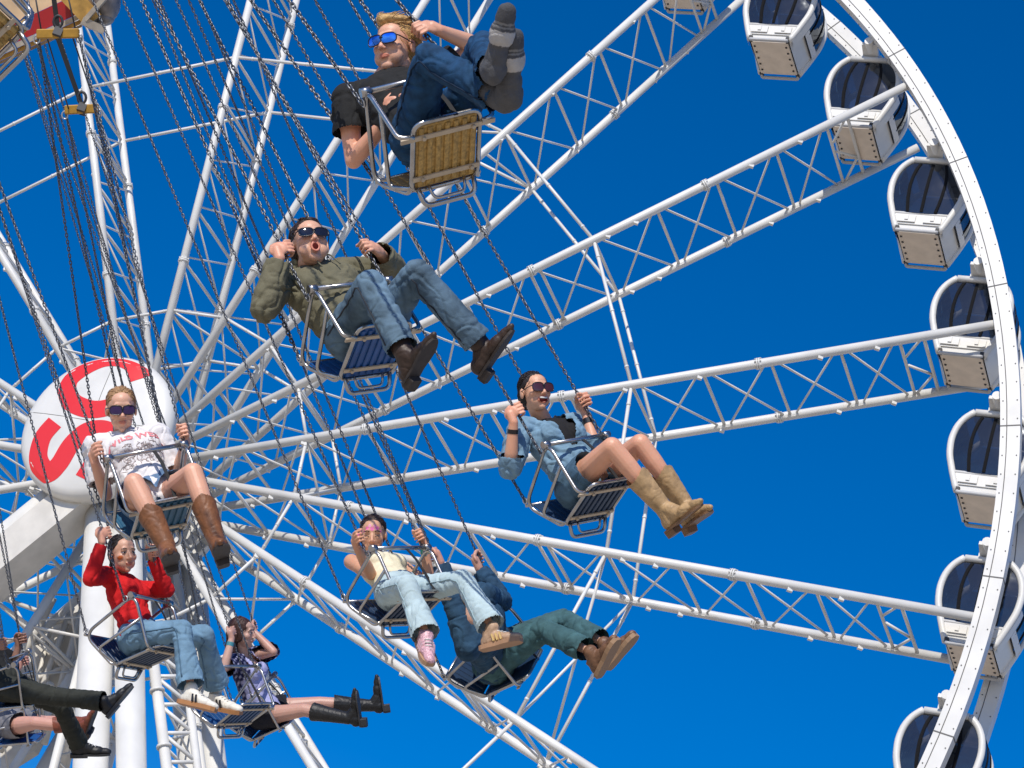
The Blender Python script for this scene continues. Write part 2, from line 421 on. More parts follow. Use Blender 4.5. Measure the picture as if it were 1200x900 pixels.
# ladder lattice beside the legs
bm = new_bm()
A0, A1 = on_plane(178, 760, -1.6), on_plane(196, 905, -1.6); B0, B1 = on_plane(214, 760, -1.2), on_plane(232, 905, -1.2)
tube(bm, [A0, A0 + (A1 - A0) * 3.2], .13, 10); tube(bm, [B0, B0 + (B1 - B0) * 3.2], .1, 10)
for i in range(14):
    t0, t1 = i * .23, (i + 1) * .23
    tube(bm, [A0 + (A1 - A0) * t0, B0 + (B1 - B0) * t1], .05, 6); tube(bm, [A0 + (A1 - A0) * t1, B0 + (B1 - B0) * t1], .05, 6)
for t in (.35, .8): tube(bm, [A0 + (A1 - A0) * (t - .01), A0 + (A1 - A0) * (t + .01)], .18, 10)
obj("ladder_lattice", bm, WHITE, frame)
bm = new_bm()                                   # access stair lattice at lower left
for (u0, v0, u1, v1, r) in ((0, 822, 62, 700, .12), (30, 860, 84, 712, .09), (52, 872, 100, 700, .09), (-10, 760, 110, 712, .06), (0, 700, 118, 742, .06), (8, 812, 96, 772, .06),
                            (60, 735, 28, 860, .06), (38, 745, 90, 800, .05), (20, 790, 70, 845, .05), (0, 880, 60, 800, .1), (74, 905, 112, 742, .13)):
    p, q = on_plane(u0, v0, 1.2), on_plane(u1, v1, 1.2 if r < .1 else .6); tube(bm, [p, q], r, 8)
obj("stair_lattice", bm, OFFW, frame)
bm = new_bm(); P4 = [on_plane(*p, 1.4) for p in ((0, 770), (88, 700), (112, 742), (40, 880), (0, 905))]
vs_ = [bm.verts.new(p) for p in P4]; vt_ = [bm.verts.new(p + AX * .25) for p in P4]
bm.faces.new(vs_); bm.faces.new(vt_[::-1])
for i in range(5): bm.faces.new((vs_[i], vt_[i], vt_[(i + 1) % 5], vs_[(i + 1) % 5]))
obj("stair_plate", bm, OFFW, frame)

# ---- cabins
_oz = np.linspace(-2.6, 0.1, 271); _ow = np.interp(_oz, [-2.6, -2.32, -2.2, -1.85, -1.4, -1.0, -.65, -.35, -.22, .1], [.42, .53, .59, .73, .89, .93, .87, .7, .52, .1])
_ow = np.convolve(np.pad(_ow, 14, mode='edge'), np.ones(29) / 29, 'valid')
def outline(z):     # half width of the cabin at height z below the pivot
    return float(np.interp(z, _oz, _ow))
def build_gondola():
    g = thing("gondola", "", "gondola", (0, 0, 0), "cabins hanging on the observation wheel")
    D = .72
    zs = [-2.32, -2.2, -2.1, -2.0, -1.9, -1.8, -1.7, -1.6, -1.5, -1.4, -1.3, -1.2, -1.1, -1.0, -.9, -.8, -.7, -.6, -.5, -.42, -.35, -.28, -.22]
    def shell(z0, z1, ys, bulge=0.0):
        bm = new_bm(); zz = [z0] + [z for z in zs if z0 + .01 < z < z1 - .01] + [z1]
        for sx in (-1, 1):
            grid = [[bm.verts.new((sx * (outline(z) + bulge * (1 - (2 * j / 6 - 1) ** 4)), ys[0] + (ys[1] - ys[0]) * j / 6, z)) for j in range(7)] for z in zz]
            for a, b in zip(grid, grid[1:]):
                for j in range(6):
                    f = bm.faces.new((a[j], a[j + 1], b[j + 1], b[j])); f.smooth = True
        return bm
    def face(y, z0, z1, bulge, ins=0.0, bottom=None):
        bm = new_bm(); zz = [z0] + [z for z in zs if z0 + .01 < z < z1 - .01] + [z1]; grid = []
        for z in zz:
            hw = outline(z) - ins; grid.append([bm.verts.new((hw * (2 * j / 8 - 1), y + math.copysign(bulge, y) * (1 - (2 * j / 8 - 1) ** 2) * math.sin(math.pi * (z + 2.32) / 2.1), z)) for j in range(9)])
        for a, b in zip(grid, grid[1:]):
            for j in range(8):
                f = bm.faces.new((a[j], a[j + 1], b[j + 1], b[j])); f.smooth = True
        return bm
    def ribbon(bm, pts, w, t):
        w, t = Vector(w), Vector(t); prev = None
        for p in pts:
            p = Vector(p); row = [bm.verts.new(p + w * a + t * b) for a, b in ((-1, -1), (1, -1), (1, 1), (-1, 1))]
            if prev:
                for j in range(4): bm.faces.new((prev[j], prev[(j + 1) % 4], row[(j + 1) % 4], row[j]))
            else: bm.faces.new(row)
            prev = row
        bm.faces.new(prev[::-1])
    # lower white body
    bm = new_bm()
    for part in (shell(-2.32, -1.82, (-D, D)), face(-D, -2.32, -1.84, .02), face(D, -2.32, -1.84, .02)):
        me = bpy.data.meshes.new("t"); part.to_mesh(me); part.free(); bm.from_mesh(me)
    body = obj("body", bm, WHITE, g)
    bm = new_bm(); box(bm, (0, 0, -2.33), (1.0, D * 2 - .06, .05)); fl = obj("floor", bm, FLOOR_BOUNCE, g)
    for sx in (-1, 1):
        for j in range(5):
            bm = new_bm(); tube(bm, [(sx * .43, -.5 + j * .25, -2.345), (sx * .43, -.5 + j * .25, -2.375)], .03, 8); obj("bolt", bm, DARK, fl)
    for y in (-D - .05, D + .05):
        bm = new_bm(); tube(bm, fillet([(-.5, y * .9, -2.28), (-.5, y + math.copysign(.05, y), -2.38), (.5, y + math.copysign(.05, y), -2.38), (.5, y * .9, -2.28)], .05), .045, 8); obj("bumper", bm, GREYP, g)
        bm = new_bm()
        for sx in (-1, 1): box(bm, (sx * .5, y * .96, -2.3), (.09, .14, .12))
        obj("bumper_bracket", bm, DARK, g)
    obj("window", face(-D, -1.83, -.34, .1, .03), GLASS, g)
    obj("window", face(D, -1.83, -.34, .1, .03), GLASS, g)
    # side glazing and doors
    obj("window", shell(-1.81, -.36, (-D + .04, D - .04), .06), GLASS, g)
    bm = new_bm()
    for y in (-D, D):
        for sx in (-1, 1):
            pts = [(sx * (outline(z) - .01), y, z) for z in zs]; tube(bm, pts, .08, 10)
        tube(bm, [(-.5, y, -.22), (.5, y, -.22)], .08, 8)
        tube(bm, [(-.72, y * 1.02, -1.83), (.72, y * 1.02, -1.83)], .04, 8)
        box(bm, (0, y * 1.03, -2.0), (1.26, .03, .3))
    obj("frame", bm, WHITE, g)
    for y in (-D, D):
        for sx in (-.42, .0, .42):
            pts = [(sx * outline(z) / .9, y + math.copysign(.105 * (1 - (sx * .9) ** 2) * math.sin(math.pi * (z + 2.32) / 2.1) + .012, y), z) for z in zs if -1.86 < z < -.3]
            bm = new_bm(); ribbon(bm, pts, (.035, 0, 0), (0, .012, 0)); obj("mullion", bm, GASKET, g)
    for sx in (-1, 1):
        for y in (-.25, .25):
            pts = [(sx * (outline(z) + .065), y, z) for z in zs if -1.86 < z < -.3]
            bm = new_bm(); ribbon(bm, pts, (0, .025, 0), (.01, 0, 0)); obj("mullion", bm, GASKET, g)
    for sx in (-1, 1):
        for z0, z1, y0, y1 in ((-1.85, -1.66, -.41, .62), (-2.3, -1.3, -.70, -.42)):
            bm = new_bm(); pts = np.linspace(z0, z1, 7)
            grid = [[bm.verts.new((sx * (outline(z) + .075), y, z)) for y in (y0, (y0 + y1) / 2, y1)] for z in pts]
            for a, b in zip(grid, grid[1:]):
                for j in range(2): bm.faces.new((a[j], a[j + 1], b[j + 1], b[j]))
            obj("door_panel", bm, WHITE, g)
    bm = new_bm(); box(bm, (0, 0, -.2), (1.15, 1.3, .08)); box(bm, (0, 0, -.12), (.8, .9, .1)); obj("roof", bm, OFFW, g)
    bm = new_bm()
    for sx in (-.55, .55): box(bm, (sx, 0, -1.85), (.3, 1.2, .06)); box(bm, (sx * 1.25, 0, -1.5), (.06, 1.2, .6))
    box(bm, (0, 0, -1.98), (1.3, 1.3, .04)); obj("bench", bm, GREYP, g)
    bm = new_bm()
    for y in (-1, 1):
        bar(bm, (0, y * .55, -.1), (0, y * 1.05, .04), .4, .1, (0, 0, 1)); box(bm, (0, y * .5, -.06), (.5, .25, .12))
    tube(bm, [(0, -1.2, .02), (0, 1.2, .02)], .11, 12)
    obj("hanger", bm, WHITE, g)
    for sx in (-.32, .32):
        bm = new_bm(); y = -D - .035; box(bm, (sx, y - .03, -2.0), (.44, .02, .2)); box(bm, (sx, y - .05, -1.98), (.09, .03, .14)); obj("latch_plate", bm, WHITE, g)
    return g
GB = build_gondola()
glabels = {1: "white gondola cut off by the top edge above the upper lattice spoke", 2: "highest fully glazed gondola, cropped at the photo top beside the upper spoke",
           3: "gondola crossed by a long spoke tip, third from the top along the rim", 4: "uncrossed gondola beside the rim, between two right hand spoke tips",
           5: "gondola crossed by the end of the middle horizontal spoke at mid right", 6: "gondola half hidden by the rim at right, between the horizontal spoke and the descending spoke",
           7: "gondola split by the rim in front of it, at the tip of the descending spoke", 8: "lowest gondola, cut off by the bottom edge at the right"}
first = True
for j in range(1, 9):
    th = TH0 + R_(15 - 10 * j)
    g = GB if first else dup(GB)
    first = False
    p = HUB + (TT * math.cos(th) + ZZ * math.sin(th)) * (RW * .985)
    mm = Matrix((TT, AX, ZZ)).transposed().to_4x4(); mm.translation = p
    g.matrix_world = mm; g['label'] = glabels[j]

# ------------------------------------------------------------------ swing chairs
CH = {  # photo px of the rear edge of the seat pan, scale px/m, forward and up in the camera frame
 1: (521.0, 215.7, 282.2, (0.03, -0.767, -0.641), (-0.402, -0.596, 0.695)),
 2: (428.2, 441.5, 241.5, (0.274, -0.709, -0.649), (-0.427, -0.695, 0.579)),
 3: (686.0, 610.9, 212.7, (0.411, -0.619, -0.669), (-0.478, -0.772, 0.42)),
 4: (464.6, 732.0, 198.7, (0.545, -0.543, -0.639), (-0.378, -0.839, 0.39)),
 5: (578.0, 799.0, 189.5, (0.725, -0.33, -0.604), (-0.604, -0.727, -0.327)),
 6: (184.5, 626.2, 219.6, (0.163, -0.511, -0.844), (-0.306, -0.84, 0.449)),
 7: (149.5, 782.3, 186.0, (0.796, -0.352, -0.492), (-0.24, -0.931, 0.276)),
 8: (302.6, 860.2, 143.7, (0.806, -0.364, -0.466), (-0.485, -0.858, -0.17)),
 9: (-9.3, 826.3, 150.4, (0.953, -0.082, -0.292), (-0.15, -0.965, -0.216)),
 10: (0, 869, 140.0, (0.953, -0.082, -0.292), (-0.15, -0.965, -0.216)),
 11: (268.9, 852.2, 158.4, (0.561, -0.478, -0.676), (-0.327, -0.878, 0.35)),
 12: (-2, 66, 300.0, (-0.62, -0.58, -0.53), (-0.35, -0.42, 0.84)),
}
WS, DD, WA = .149, .355, .212
Pp, Tp, Jp, Qp = V(0, -.115, .243), V(0, .306, .353), V(0, .301, .003), V(0, -.066, .139)
class Chair: pass
def chair_pose(i):
    u, v, sc, f, up = CH[i]; c = Chair(); c.z = F / sc; c.sc = sc
    c.o = px(u, v, c.z); f = Vector(f).normalized(); up = Vector(up); up = (up - f * up.dot(f)).normalized()
    q = Vector((0, 0, 1)).rotation_difference(c.o.normalized())
    c.f = q @ f; c.u = q @ up; c.x = c.f.cross(c.u)      # x = the rider's right
    c.at = lambda p: c.o + c.x * p[0] + c.f * p[1] + c.u * p[2]
    return c
def build_chair():
    g = thing("swing_chair", "", "swing chair", (0, 0, 0), "chairs hanging on the swing ride")
    r = .0105
    for s in (-1, 1):
        bm = new_bm()
        pts = [V(s * WS, .03, 0), V(s * (WS + .01), -.01, .01), V(s * WA, *Pp[1:]), V(s * WA, *Tp[1:]), V(s * WA, *Jp[1:]), V(s * WS, .3, -.012)]
        tube(bm, fillet(pts, .085, 8), r, 10)
        obj("side_frame", bm, CHROME, g)
        bm = new_bm(); tube(bm, fillet([V(s * (WS + .005), .02, .0), V(s * .192, -.06, .13), V(s * WA, .303, .19)], .045), r * .95, 10); obj("arm_rail", bm, CHROME, g)
    bm = new_bm(); c = [V(-WS, 0, 0), V(-WS, DD, 0), V(WS, DD, 0), V(WS, 0, 0)]
    mid = V(0, 0, 0); tube(bm, fillet([mid] + [c[0], c[1], c[2], c[3]] + [mid + V(.001, 0, 0)], .05), r, 10, cap=False)
    sf = obj("seat_frame", bm, CHROME, g)
    for y in (.075, .29):
        bm = new_bm(); bar(bm, (-WS - (.06 if y > .2 else 0), y, -.014), (WS + (.06 if y > .2 else 0), y, -.014), .021, .008, (0, 0, 1))
        for x in (-.11, .11): tube(bm, [(x, y, -.018), (x, y, -.03)], .009, 6)
        obj("cross_slat", bm, CREAM, sf)
    bm = new_bm(); box(bm, (0, DD / 2, .004), (WS * 2 - .03, DD - .03, .012))
    for k in range(7): box(bm, (-.115 + k * .0383, DD / 2, -.005), (.022, DD - .05, .01))
    bmesh.ops.bevel(bm, geom=bm.edges[:], offset=.003, segments=1, affect='EDGES')
    obj("seat_pan", bm, NAVY, g)
    bm = new_bm(); d = (Pp - V(0, 0, 0)); d.x = 0
    mm = Matrix((V(1, 0, 0), d.normalized().cross(V(1, 0, 0)), d.normalized())).transposed().to_4x4(); mm.translation = d / 2 + V(0, -.004, .006)
    box(bm, (0, 0, 0), (WA + WS - .03, .012, d.length - .02), mm)
    for k in range(8): box(bm, (-.14 + k * .04, 0, 0), (.024, .02, d.length - .05), mm)
    bmesh.ops.bevel(bm, geom=bm.edges[:], offset=.003, segments=1, affect='EDGES')
    obj("backrest", bm, NAVY, g)
    bm = new_bm(); tube(bm, [V(-WA, *Pp[1:]) + V(0, .0, 0), V(WA, *Pp[1:])], r * .9, 8); obj("back_rail", bm, CHROME, g)
    bm = new_bm(); tube(bm, fillet([(-.125, .02, -.01), (-.115, -.035, -.065), (.115, -.035, -.065), (.125, .02, -.01)], .04), .011, 8)
    tube(bm, fillet([(-.08, .03, -.015), (-.07, -.01, -.06), (.07, -.01, -.06), (.08, .03, -.015)], .03), .007, 8); obj("foot_loop", bm, CHROME, g)
    bm = new_bm(); tube(bm, [V(-WA - .01, .285, .352), V(WA + .01, .285, .352)], .0125, 10)
    for s in (-1, 1): tube(bm, [V(s * WA - .022, .285, .352), V(s * WA + .022, .285, .352)], .021, 10)
    lb = obj("lap_bar", bm, CHROME, g)
    bm = new_bm(); q = [V(-.04, .29, .345), V(-.05, .315, .25), V(-.045, .345, .1), V(-.035, .362, -.01)]
    for a, b in zip(q, q[1:]): bar(bm, a, b, .019, .004, (0, 1, .2))
    obj("strap", bm, BLACKW, lb)
    return g
GC = build_chair()
# one chain link, two orientations
def link_template():
    P_, r, n = [], .0040, 5
    path = []
    for k in range(5): a = math.pi * k / 4; path.append((.0068 * math.cos(a), .0085 + .0068 * math.sin(a)))
    for k in range(5): a = math.pi + math.pi * k / 4; path.append((.0068 * math.cos(a), -.0085 + .0068 * math.sin(a)))
    N = len(path); vs_, fs = [], []
    for i, (x, y) in enumerate(path):
        a = path[i - 1]; b = path[(i + 1) % N]; t = Vector((b[0] - a[0], b[1] - a[1])).normalized(); nx, ny = t.y, -t.x
        for k in range(n):
            c, s = math.cos(2 * math.pi * k / n) * r, math.sin(2 * math.pi * k / n) * r; vs_.append((x + nx * c, s, y + ny * c))
    for i in range(N):
        for k in range(n): fs.append((i * n + k, i * n + (k + 1) % n, ((i + 1) % N) * n + (k + 1) % n, ((i + 1) % N) * n + k))
    return np.array(vs_), fs
LV, LF = link_template()
def chain_mesh(a, b, scale=1.02, sag=.0):
    d = b - a; L = d.length; pitch = .0245 * scale; n = max(2, int(L / pitch)); d.normalize(); x, y = ring_frame(d)
    vs_, fs = [], []; B0 = np.array([x, y, d]); B1 = np.array([y, -x, d]); tw = random.random() * 3
    for i in range(n):
        ang = tw + i * .035 + (math.pi / 2 if i % 2 else 0) + random.uniform(-.12, .12)
        ex = x * math.cos(ang) + y * math.sin(ang); ey = d.cross(ex)
        off = len(vs_) * len(LV)
        vs_.append(LV * scale @ np.array([ex, ey, d]) + np.array(a + d * (pitch * (i + .5))) + np.array([0, 0, -sag * 4 * (i / n) * (1 - i / n)])); fs += [tuple(off + q for q in f) for f in LF]
    me = bpy.data.meshes.new("chain"); me.from_pydata(np.concatenate(vs_).tolist(), [], fs); me.polygons.foreach_set("use_smooth", [True] * len(fs)); return me
# chain leans in the photo (px left per px up) for near-front, near-rear, far-front, far-rear, and depth change per metre of height
LEAN = {1: (.70, .69, .84, .68, 1.1), 2: (.507, .44, .56, .50, .83), 3: (.59, .60, .58, .55, .55), 4: (.44, .42, .45, .41, .46), 5: (.44, .42, .44, .42, .1),
        6: (.37, .34, .30, .29, .45), 7: (.32, .26, .29, .25, .3), 8: (.33, .30, .33, .30, .0), 9: (.20, .18, .2, .18, .0), 10: (.16, .15, .16, .15, 0), 11: (.36, .31, .37, .32, .3), 12: (.33, .33, .33, .33, .8)}
CHLAB = {1: "gold wicker bottomed swing chair carrying the blond man in grey socks", 2: "blue bottomed swing chair carrying the man in the olive hoodie",
         3: "navy swing chair carrying the laughing woman in the denim jacket", 4: "navy swing chair carrying the young woman with pale jeans and pink face paint",
         5: "navy swing chair behind the pale jeans rider, carrying the man in a dark denim jacket", 6: "blue slatted swing chair carrying the girl in the white printed tee",
         7: "navy swing chair carrying the girl in the red top", 8: "swing chair with dangling black strap carrying the woman in tall black boots",
         9: "swing chair at the left edge carrying the rider in black trousers", 10: "bright blue swing chair at the lower left corner, under the black trousered rider",
         11: "empty blue swing chair behind the white sneakers of the girl in red", 12: "gold bottomed swing chair cut off at the top left corner"}
SEATC = {1: GOLD, 12: GOLD, 2: BLUE, 10: BLUE, 6: mat("slate_blue_seat", (.015, .09, .17), .45, var=.2, vscale=10), 11: mat("mid_blue_seat", (.012, .06, .17), .42, var=.2, vscale=10)}
POSES, CHAINS = {}, {}
BAR_ENDS = {(6, 2): (92, 42, 14.6), (6, 3): (93, 42, 14.62), (7, 2): (44, 43, 14.6), (7, 3): (45, 43, 14.62), (11, 0): (115, 130, 15.4), (11, 1): (77, 132, 15.42)}   # chains hung on the two spreader bars
def build_chain_end(c, i, k):
    side = 1 if k in (0, 1) else -1; fr = k in (0, 2)
    loc = V(side * (WA + .018), .235, .338) if fr else V(side * WA, -.10, .262)
    a = c.at(loc); ua, va = topx(a); L = LEAN[i]
    ve = min(-170.0, va - 150); ue = ua - L[k] * (va - ve)
    if ue < -190 < ua: ve = va - (ua + 190) / L[k]; ue = -190
    if (i, k) in BAR_ENDS: return a, px(*BAR_ENDS[(i, k)])
    z = a.z + L[4] * (va - ve) / c.sc * .8
    return a, px(ue, ve, z)
CHAIRS = {i: GC if i == 1 else dup(GC) for i in CH}
for i in CH:
    c = chair_pose(i); POSES[i] = c; g = CHAIRS[i]
    mm = Matrix((v2w(c.x), v2w(c.f), v2w(c.u))).transposed().to_4x4(); mm.translation = W(c.o)
    g.matrix_world = mm; g['label'] = CHLAB[i]
    for ch in g.children:
        if ch.name.startswith(("seat_pan", "backrest")):
            ch.material_slots[0].link = 'OBJECT'; ch.material_slots[0].material = SEATC.get(i, NAVY)
    CHAINS[i] = []
    inv = mm.inverted()
    for k in range(4):
        a, b = build_chain_end(c, i, k); CHAINS[i].append((a, b))
        me = chain_mesh(W(a), W(b), {1: 1.05, 2: 1.02, 3: 1.0}.get(i, .9)); me.transform(inv); o = bpy.data.objects.new("chain", me); me.materials.append(CHAIN); COL.objects.link(o); o.parent = g
        side = 1 if k in (0, 1) else -1; loc = V(side * (WA + .014), .24, .335) if k in (0, 2) else V(side * WA, -.10, .26)
        bm = new_bm(); tube(bm, [loc + V(0, .016 * math.cos(t), .018 * math.sin(t) + .008) for t in [2 * math.pi * q / 12 for q in range(12)]], .0045, 6, closed=True)
        me = bpy.data.meshes.new("ring"); bm.to_mesh(me); bm.free(); me.materials.append(STEEL); o = bpy.data.objects.new("shackle", me); COL.objects.link(o); o.parent = g
# ------------------------------------------------------------------ people
SKIN = mat("skin", (.6, .35, .25), .48, attr="tint", var=.06, vscale=9, bump=.06, bscale=120, sss=.12)
EYEW = mat("eye_white", (.75, .72, .7), .25); IRIS = mat("dark_iris", (.03, .018, .012), .15)
FRAMEB = mat("black_frame", (.012, .01, .012), .3)
LENSD = mat("dark_lens", (.012, .01, .012), .06, coat=.6)
LENSBLUE = mat("blue_mirror_lens", (.015, .16, .75), .1, .8, coat=.5, var=.5, vscale=22)
LENSBRN = mat("brown_lens", (.07, .018, .012), .08, coat=.6)
LENSPUR = mat("violet_lens", (.035, .012, .1), .08, .3, coat=.6)
TOOTH = mat("teeth", (.8, .77, .72), .25); MOUTHD = mat("mouth_inside", (.07, .008, .007), .9, spec=.1)
def hairmat(name, c): return mat(name, c, .42, var=.35, vscale=55, bump=.5, bscale=180, spec=.4)
BLONDE = hairmat("blond_hair", (.50, .30, .11)); BROWNH = hairmat("brown_hair", (.035, .018, .011)); DBLONDE = hairmat("dark_blonde_hair", (.36, .2, .09)); BLKH = hairmat("black_brown_hair", (.018, .011, .009)); AUB = hairmat("auburn_hair", (.05, .018, .012))
def cloth(name, c, var=.12, vs=14, bump=.25): return mat(name, c, .85, var=var, vscale=vs, bump=bump, bscale=260, spec=.25, detail=6)
def leather(name, c, var=.25): return mat(name, c, .5, var=var, vscale=22, bump=.15, bscale=90, spec=.4)

def solve(parent, u, v, L, sign):
    r = px(u, v, 1); b = r.dot(parent); rr = r.dot(r); disc = b * b - rr * (parent.dot(parent) - L * L)
    if disc < 0: return r * (b / rr)
    return r * ((b + sign * math.sqrt(disc)) / rr)
def ik(sh, wr, L1, L2, uv):
    d = wr - sh; D = d.length; n = d.normalized()
    if D > (L1 + L2) * .998: return sh + d * (L1 / (L1 + L2))
    a = (L1 * L1 - L2 * L2 + D * D) / (2 * D); h = math.sqrt(max(L1 * L1 - a * a, 1e-6)); x, y = ring_frame(n); best = None
    for k in range(90):
        t = 2 * math.pi * k / 90; p = sh + n * a + (x * math.cos(t) + y * math.sin(t)) * h; q = topx(p); e = (q[0] - uv[0]) ** 2 + (q[1] - uv[1]) ** 2
        if best is None or e < best[0]: best = (e, p)
    return best[1]
def near_line(a, b, uv):
    best = None
    for k in range(400):
        p = a.lerp(b, k / 399); q = topx(p); e = (q[0] - uv[0]) ** 2 + (q[1] - uv[1]) ** 2
        if best is None or e < best[0]: best = (e, p)
    return best[1]
def basis(f, u):
    f = f.normalized(); u = (u - f * u.dot(f)).normalized(); return f.cross(u), f, u      # right, forward, up

class Body: pass
DEBUG = False
def skeleton(ci, S):
    c = POSES[ci]; b = Body(); k = S.get('k', 1.0); b.k = k; b.c = c; b.S = S
    b.pel = c.at(V(0, .135, .145 * k))
    hw = .088 * k; b.hipR = b.pel + c.x * hw; b.hipL = b.pel - c.x * hw
    b.neck = solve(b.pel, *S['neck'], .50 * k, S.get('neck_s', 1)); sp = (b.neck - b.pel).normalized()
    tw = c.x * math.cos(S.get('twist', 0)) + c.f * math.sin(S.get('twist', 0))
    x = (tw - sp * tw.dot(sp)).normalized(); b.tx, b.tf, b.tu = x, sp.cross(x), sp
    if 'tors_f' in S: pass
    sw = S.get('sw', .185) * k
    b.shR = b.neck + x * sw - sp * .035 + b.tf * .0; b.shL = b.neck - x * sw - sp * .035
    b.hx, b.hf, b.hu = basis(Vector(S['face']), Vector(S['up']))
    b.head = solve(b.neck + sp * .06, *S['head'], .155 * k, S.get('head_s', -1))
    for s in 'RL':
        sh = getattr(b, 'sh' + s); g = S['hand' + s]
        if g[0] is not None:
            a, e = CHAINS[ci][g[0]]; gp = near_line(a, e, g[1:3]); cd = (e - a).normalized()
        else: gp = px(g[1], g[2], sh.z + g[3])
        if g[0] is None: cd = (c.u + c.f).normalized()
        el0 = ik(sh, gp, .285 * k, .29 * k, S['el' + s])
        fd = (gp - el0).normalized(); h = fd - cd * fd.dot(cd)
        if h.length < .25: h = h + c.f * .35; h -= cd * h.dot(cd)
        h.normalize(); n = h.cross(cd) * (1 if s == 'R' else -1)     # toward the palm
        par = max(0, min(1, fd.dot(cd))); wr = gp + n * .03 - h * .062 * k * (1 - .5 * par) - cd * (.012 + .05 * par)
        if DEBUG: print('ARM', ci, s, 'sh', [round(q) for q in topx(sh)], round(sh.z, 2), 'grip', [round(q) for q in topx(gp)], round(gp.z, 2), 'wr', [round(q) for q in topx(wr)], round(wr.z,2), 'dist', round((wr - sh).length, 2), 'el', [round(q) for q in topx(ik(sh, wr, .285 * k, .258 * k, S['el' + s]))], S['el' + s])
        el = ik(sh, wr, .285 * k, .258 * k, S['el' + s])
        setattr(b, 'el' + s, el); setattr(b, 'wr' + s, wr); setattr(b, 'grip' + s, (gp, cd, h, n))
        kn = solve(getattr(b, 'hip' + s), *S['kn' + s][:2], .43 * k, S['kn' + s][2]); setattr(b, 'kn' + s, kn)
        an = solve(kn, *S['an' + s][:2], .42 * k, S['an' + s][2]); setattr(b, 'an' + s, an)
        he = solve(an, *S['heel' + s][:2], .075 * k, S['heel' + s][2] if len(S['heel' + s]) > 2 else 1)
        to = solve(he, *S['toe' + s][:2], .245 * k, S['toe' + s][2] if len(S['toe' + s]) > 2 else -1)
        setattr(b, 'heel' + s, he); setattr(b, 'toe' + s, to)
    # to world space
    for n_, val in list(b.__dict__.items()):
        if isinstance(val, Vector):
            setattr(b, n_, v2w(val) if n_ in ('tx', 'tf', 'tu', 'hx', 'hf', 'hu') else W(val))
        elif n_.startswith('grip'): setattr(b, n_, (W(val[0]), v2w(val[1]), v2w(val[2]), v2w(val[3])))
    return b

def hp(b, x, y, z):
    s = b.S.get('hs', 1.0); return b.head + (b.hx * x + b.hf * y + b.hu * z) * s
def head_prims(bm, b):
    s = b.S.get('hs', 1.0); A = (b.hx, b.hf, b.hu); fem = b.S.get('fem', False)
    E = lambda x, y, z, a, bb, c: ell(bm, hp(b, x, y, z), A, (a * s, bb * s, c * s), 24, 16)
    E(0, -.014, .035, .0745, .095, .083); E(0, .018, .05, .061, .066, .056)
    E(0, .02, -.015, .064, .074, .086)
    j = .044 if fem else .052
    E(0, .03, -.066, j, .054, .042)
    E(0, .062, -.094, .02 if fem else .027, .021, .02)
    for q in (-1, 1):
        E(q * .037, .055, -.018, .028, .028, .028); E(q * .078, -.012, -.002, .009, .019, .03); E(q * (.026 if fem else .03), .046 if fem else .05, -.055, .031 if fem else .034, .032, .036)
        E(q * .03, .076 if fem else .079, .024, .022, .012, .009); E(q * .0125, .1, -.031, .0075, .009, .007)
    if not fem: E(0, .081, .03, .05, .012, .016)
    else: E(0, .076, .032, .046, .012, .02)
    capsule(bm, hp(b, 0, .087, .014), .0085 * s, hp(b, 0, .108, -.025), .0115 * s)
    m = b.S.get('mouth', 'closed')
    if m == 'closed': E(0, .0865, -.056, .023, .0105, .0058); E(0, .0855, -.066, .02, .0105, .006)
    elif m == 'oh': tube(bm, [hp(b, .017 * math.cos(t), .096, -.063 + .021 * math.sin(t)) for t in [2 * math.pi * i / 14 for i in range(14)]], .0065 * s, 8, closed=True)
    else: tube(bm, [hp(b, .027 * math.cos(t), .0885 - .010 * abs(math.cos(t)), -.062 + .0165 * math.sin(t) + (.006 * abs(math.cos(t)))) for t in [2 * math.pi * i / 16 for i in range(16)]], .0055 * s, 8, closed=True)
def hand_prims(bm, b, s):
    gp, cd, h, n = getattr(b, 'grip' + s); k = b.k * .98
    at = lambda hh, nn, cc: gp + (h * hh + n * nn + cd * cc) * k
    ell(bm, at(-.022, .031, 0), (h, n, cd), (.048 * k, .0165 * k, .041 * k))
    for i, c in enumerate((.0335, .0115, -.011, -.0325)):
        L = (.95, 1.05, 1.0, .82)[i]; r = (.0083, .0086, .0083, .0074)[i] * k
        kk = [at(.022, .030, c * .96), at(.022 + .026 * L, .014, c), at(.017 + .017 * L, -.017 * L, c), at(-.004, -.023 * L, c * .97)]
        for a, e, q in zip(kk, kk[1:], (1.06, 1.0, .93)): capsule(bm, a, r * q, e, r * q * .95, n=10)
    t = [at(-.045, .024, .03), at(-.022, .004, .047), at(.006, -.016, .049), at(.026, -.028, .040)]
    for a, e, q in zip(t, t[1:], (.0125, .0108, .0095)): capsule(bm, a, q * k, e, q * .92 * k, n=10)
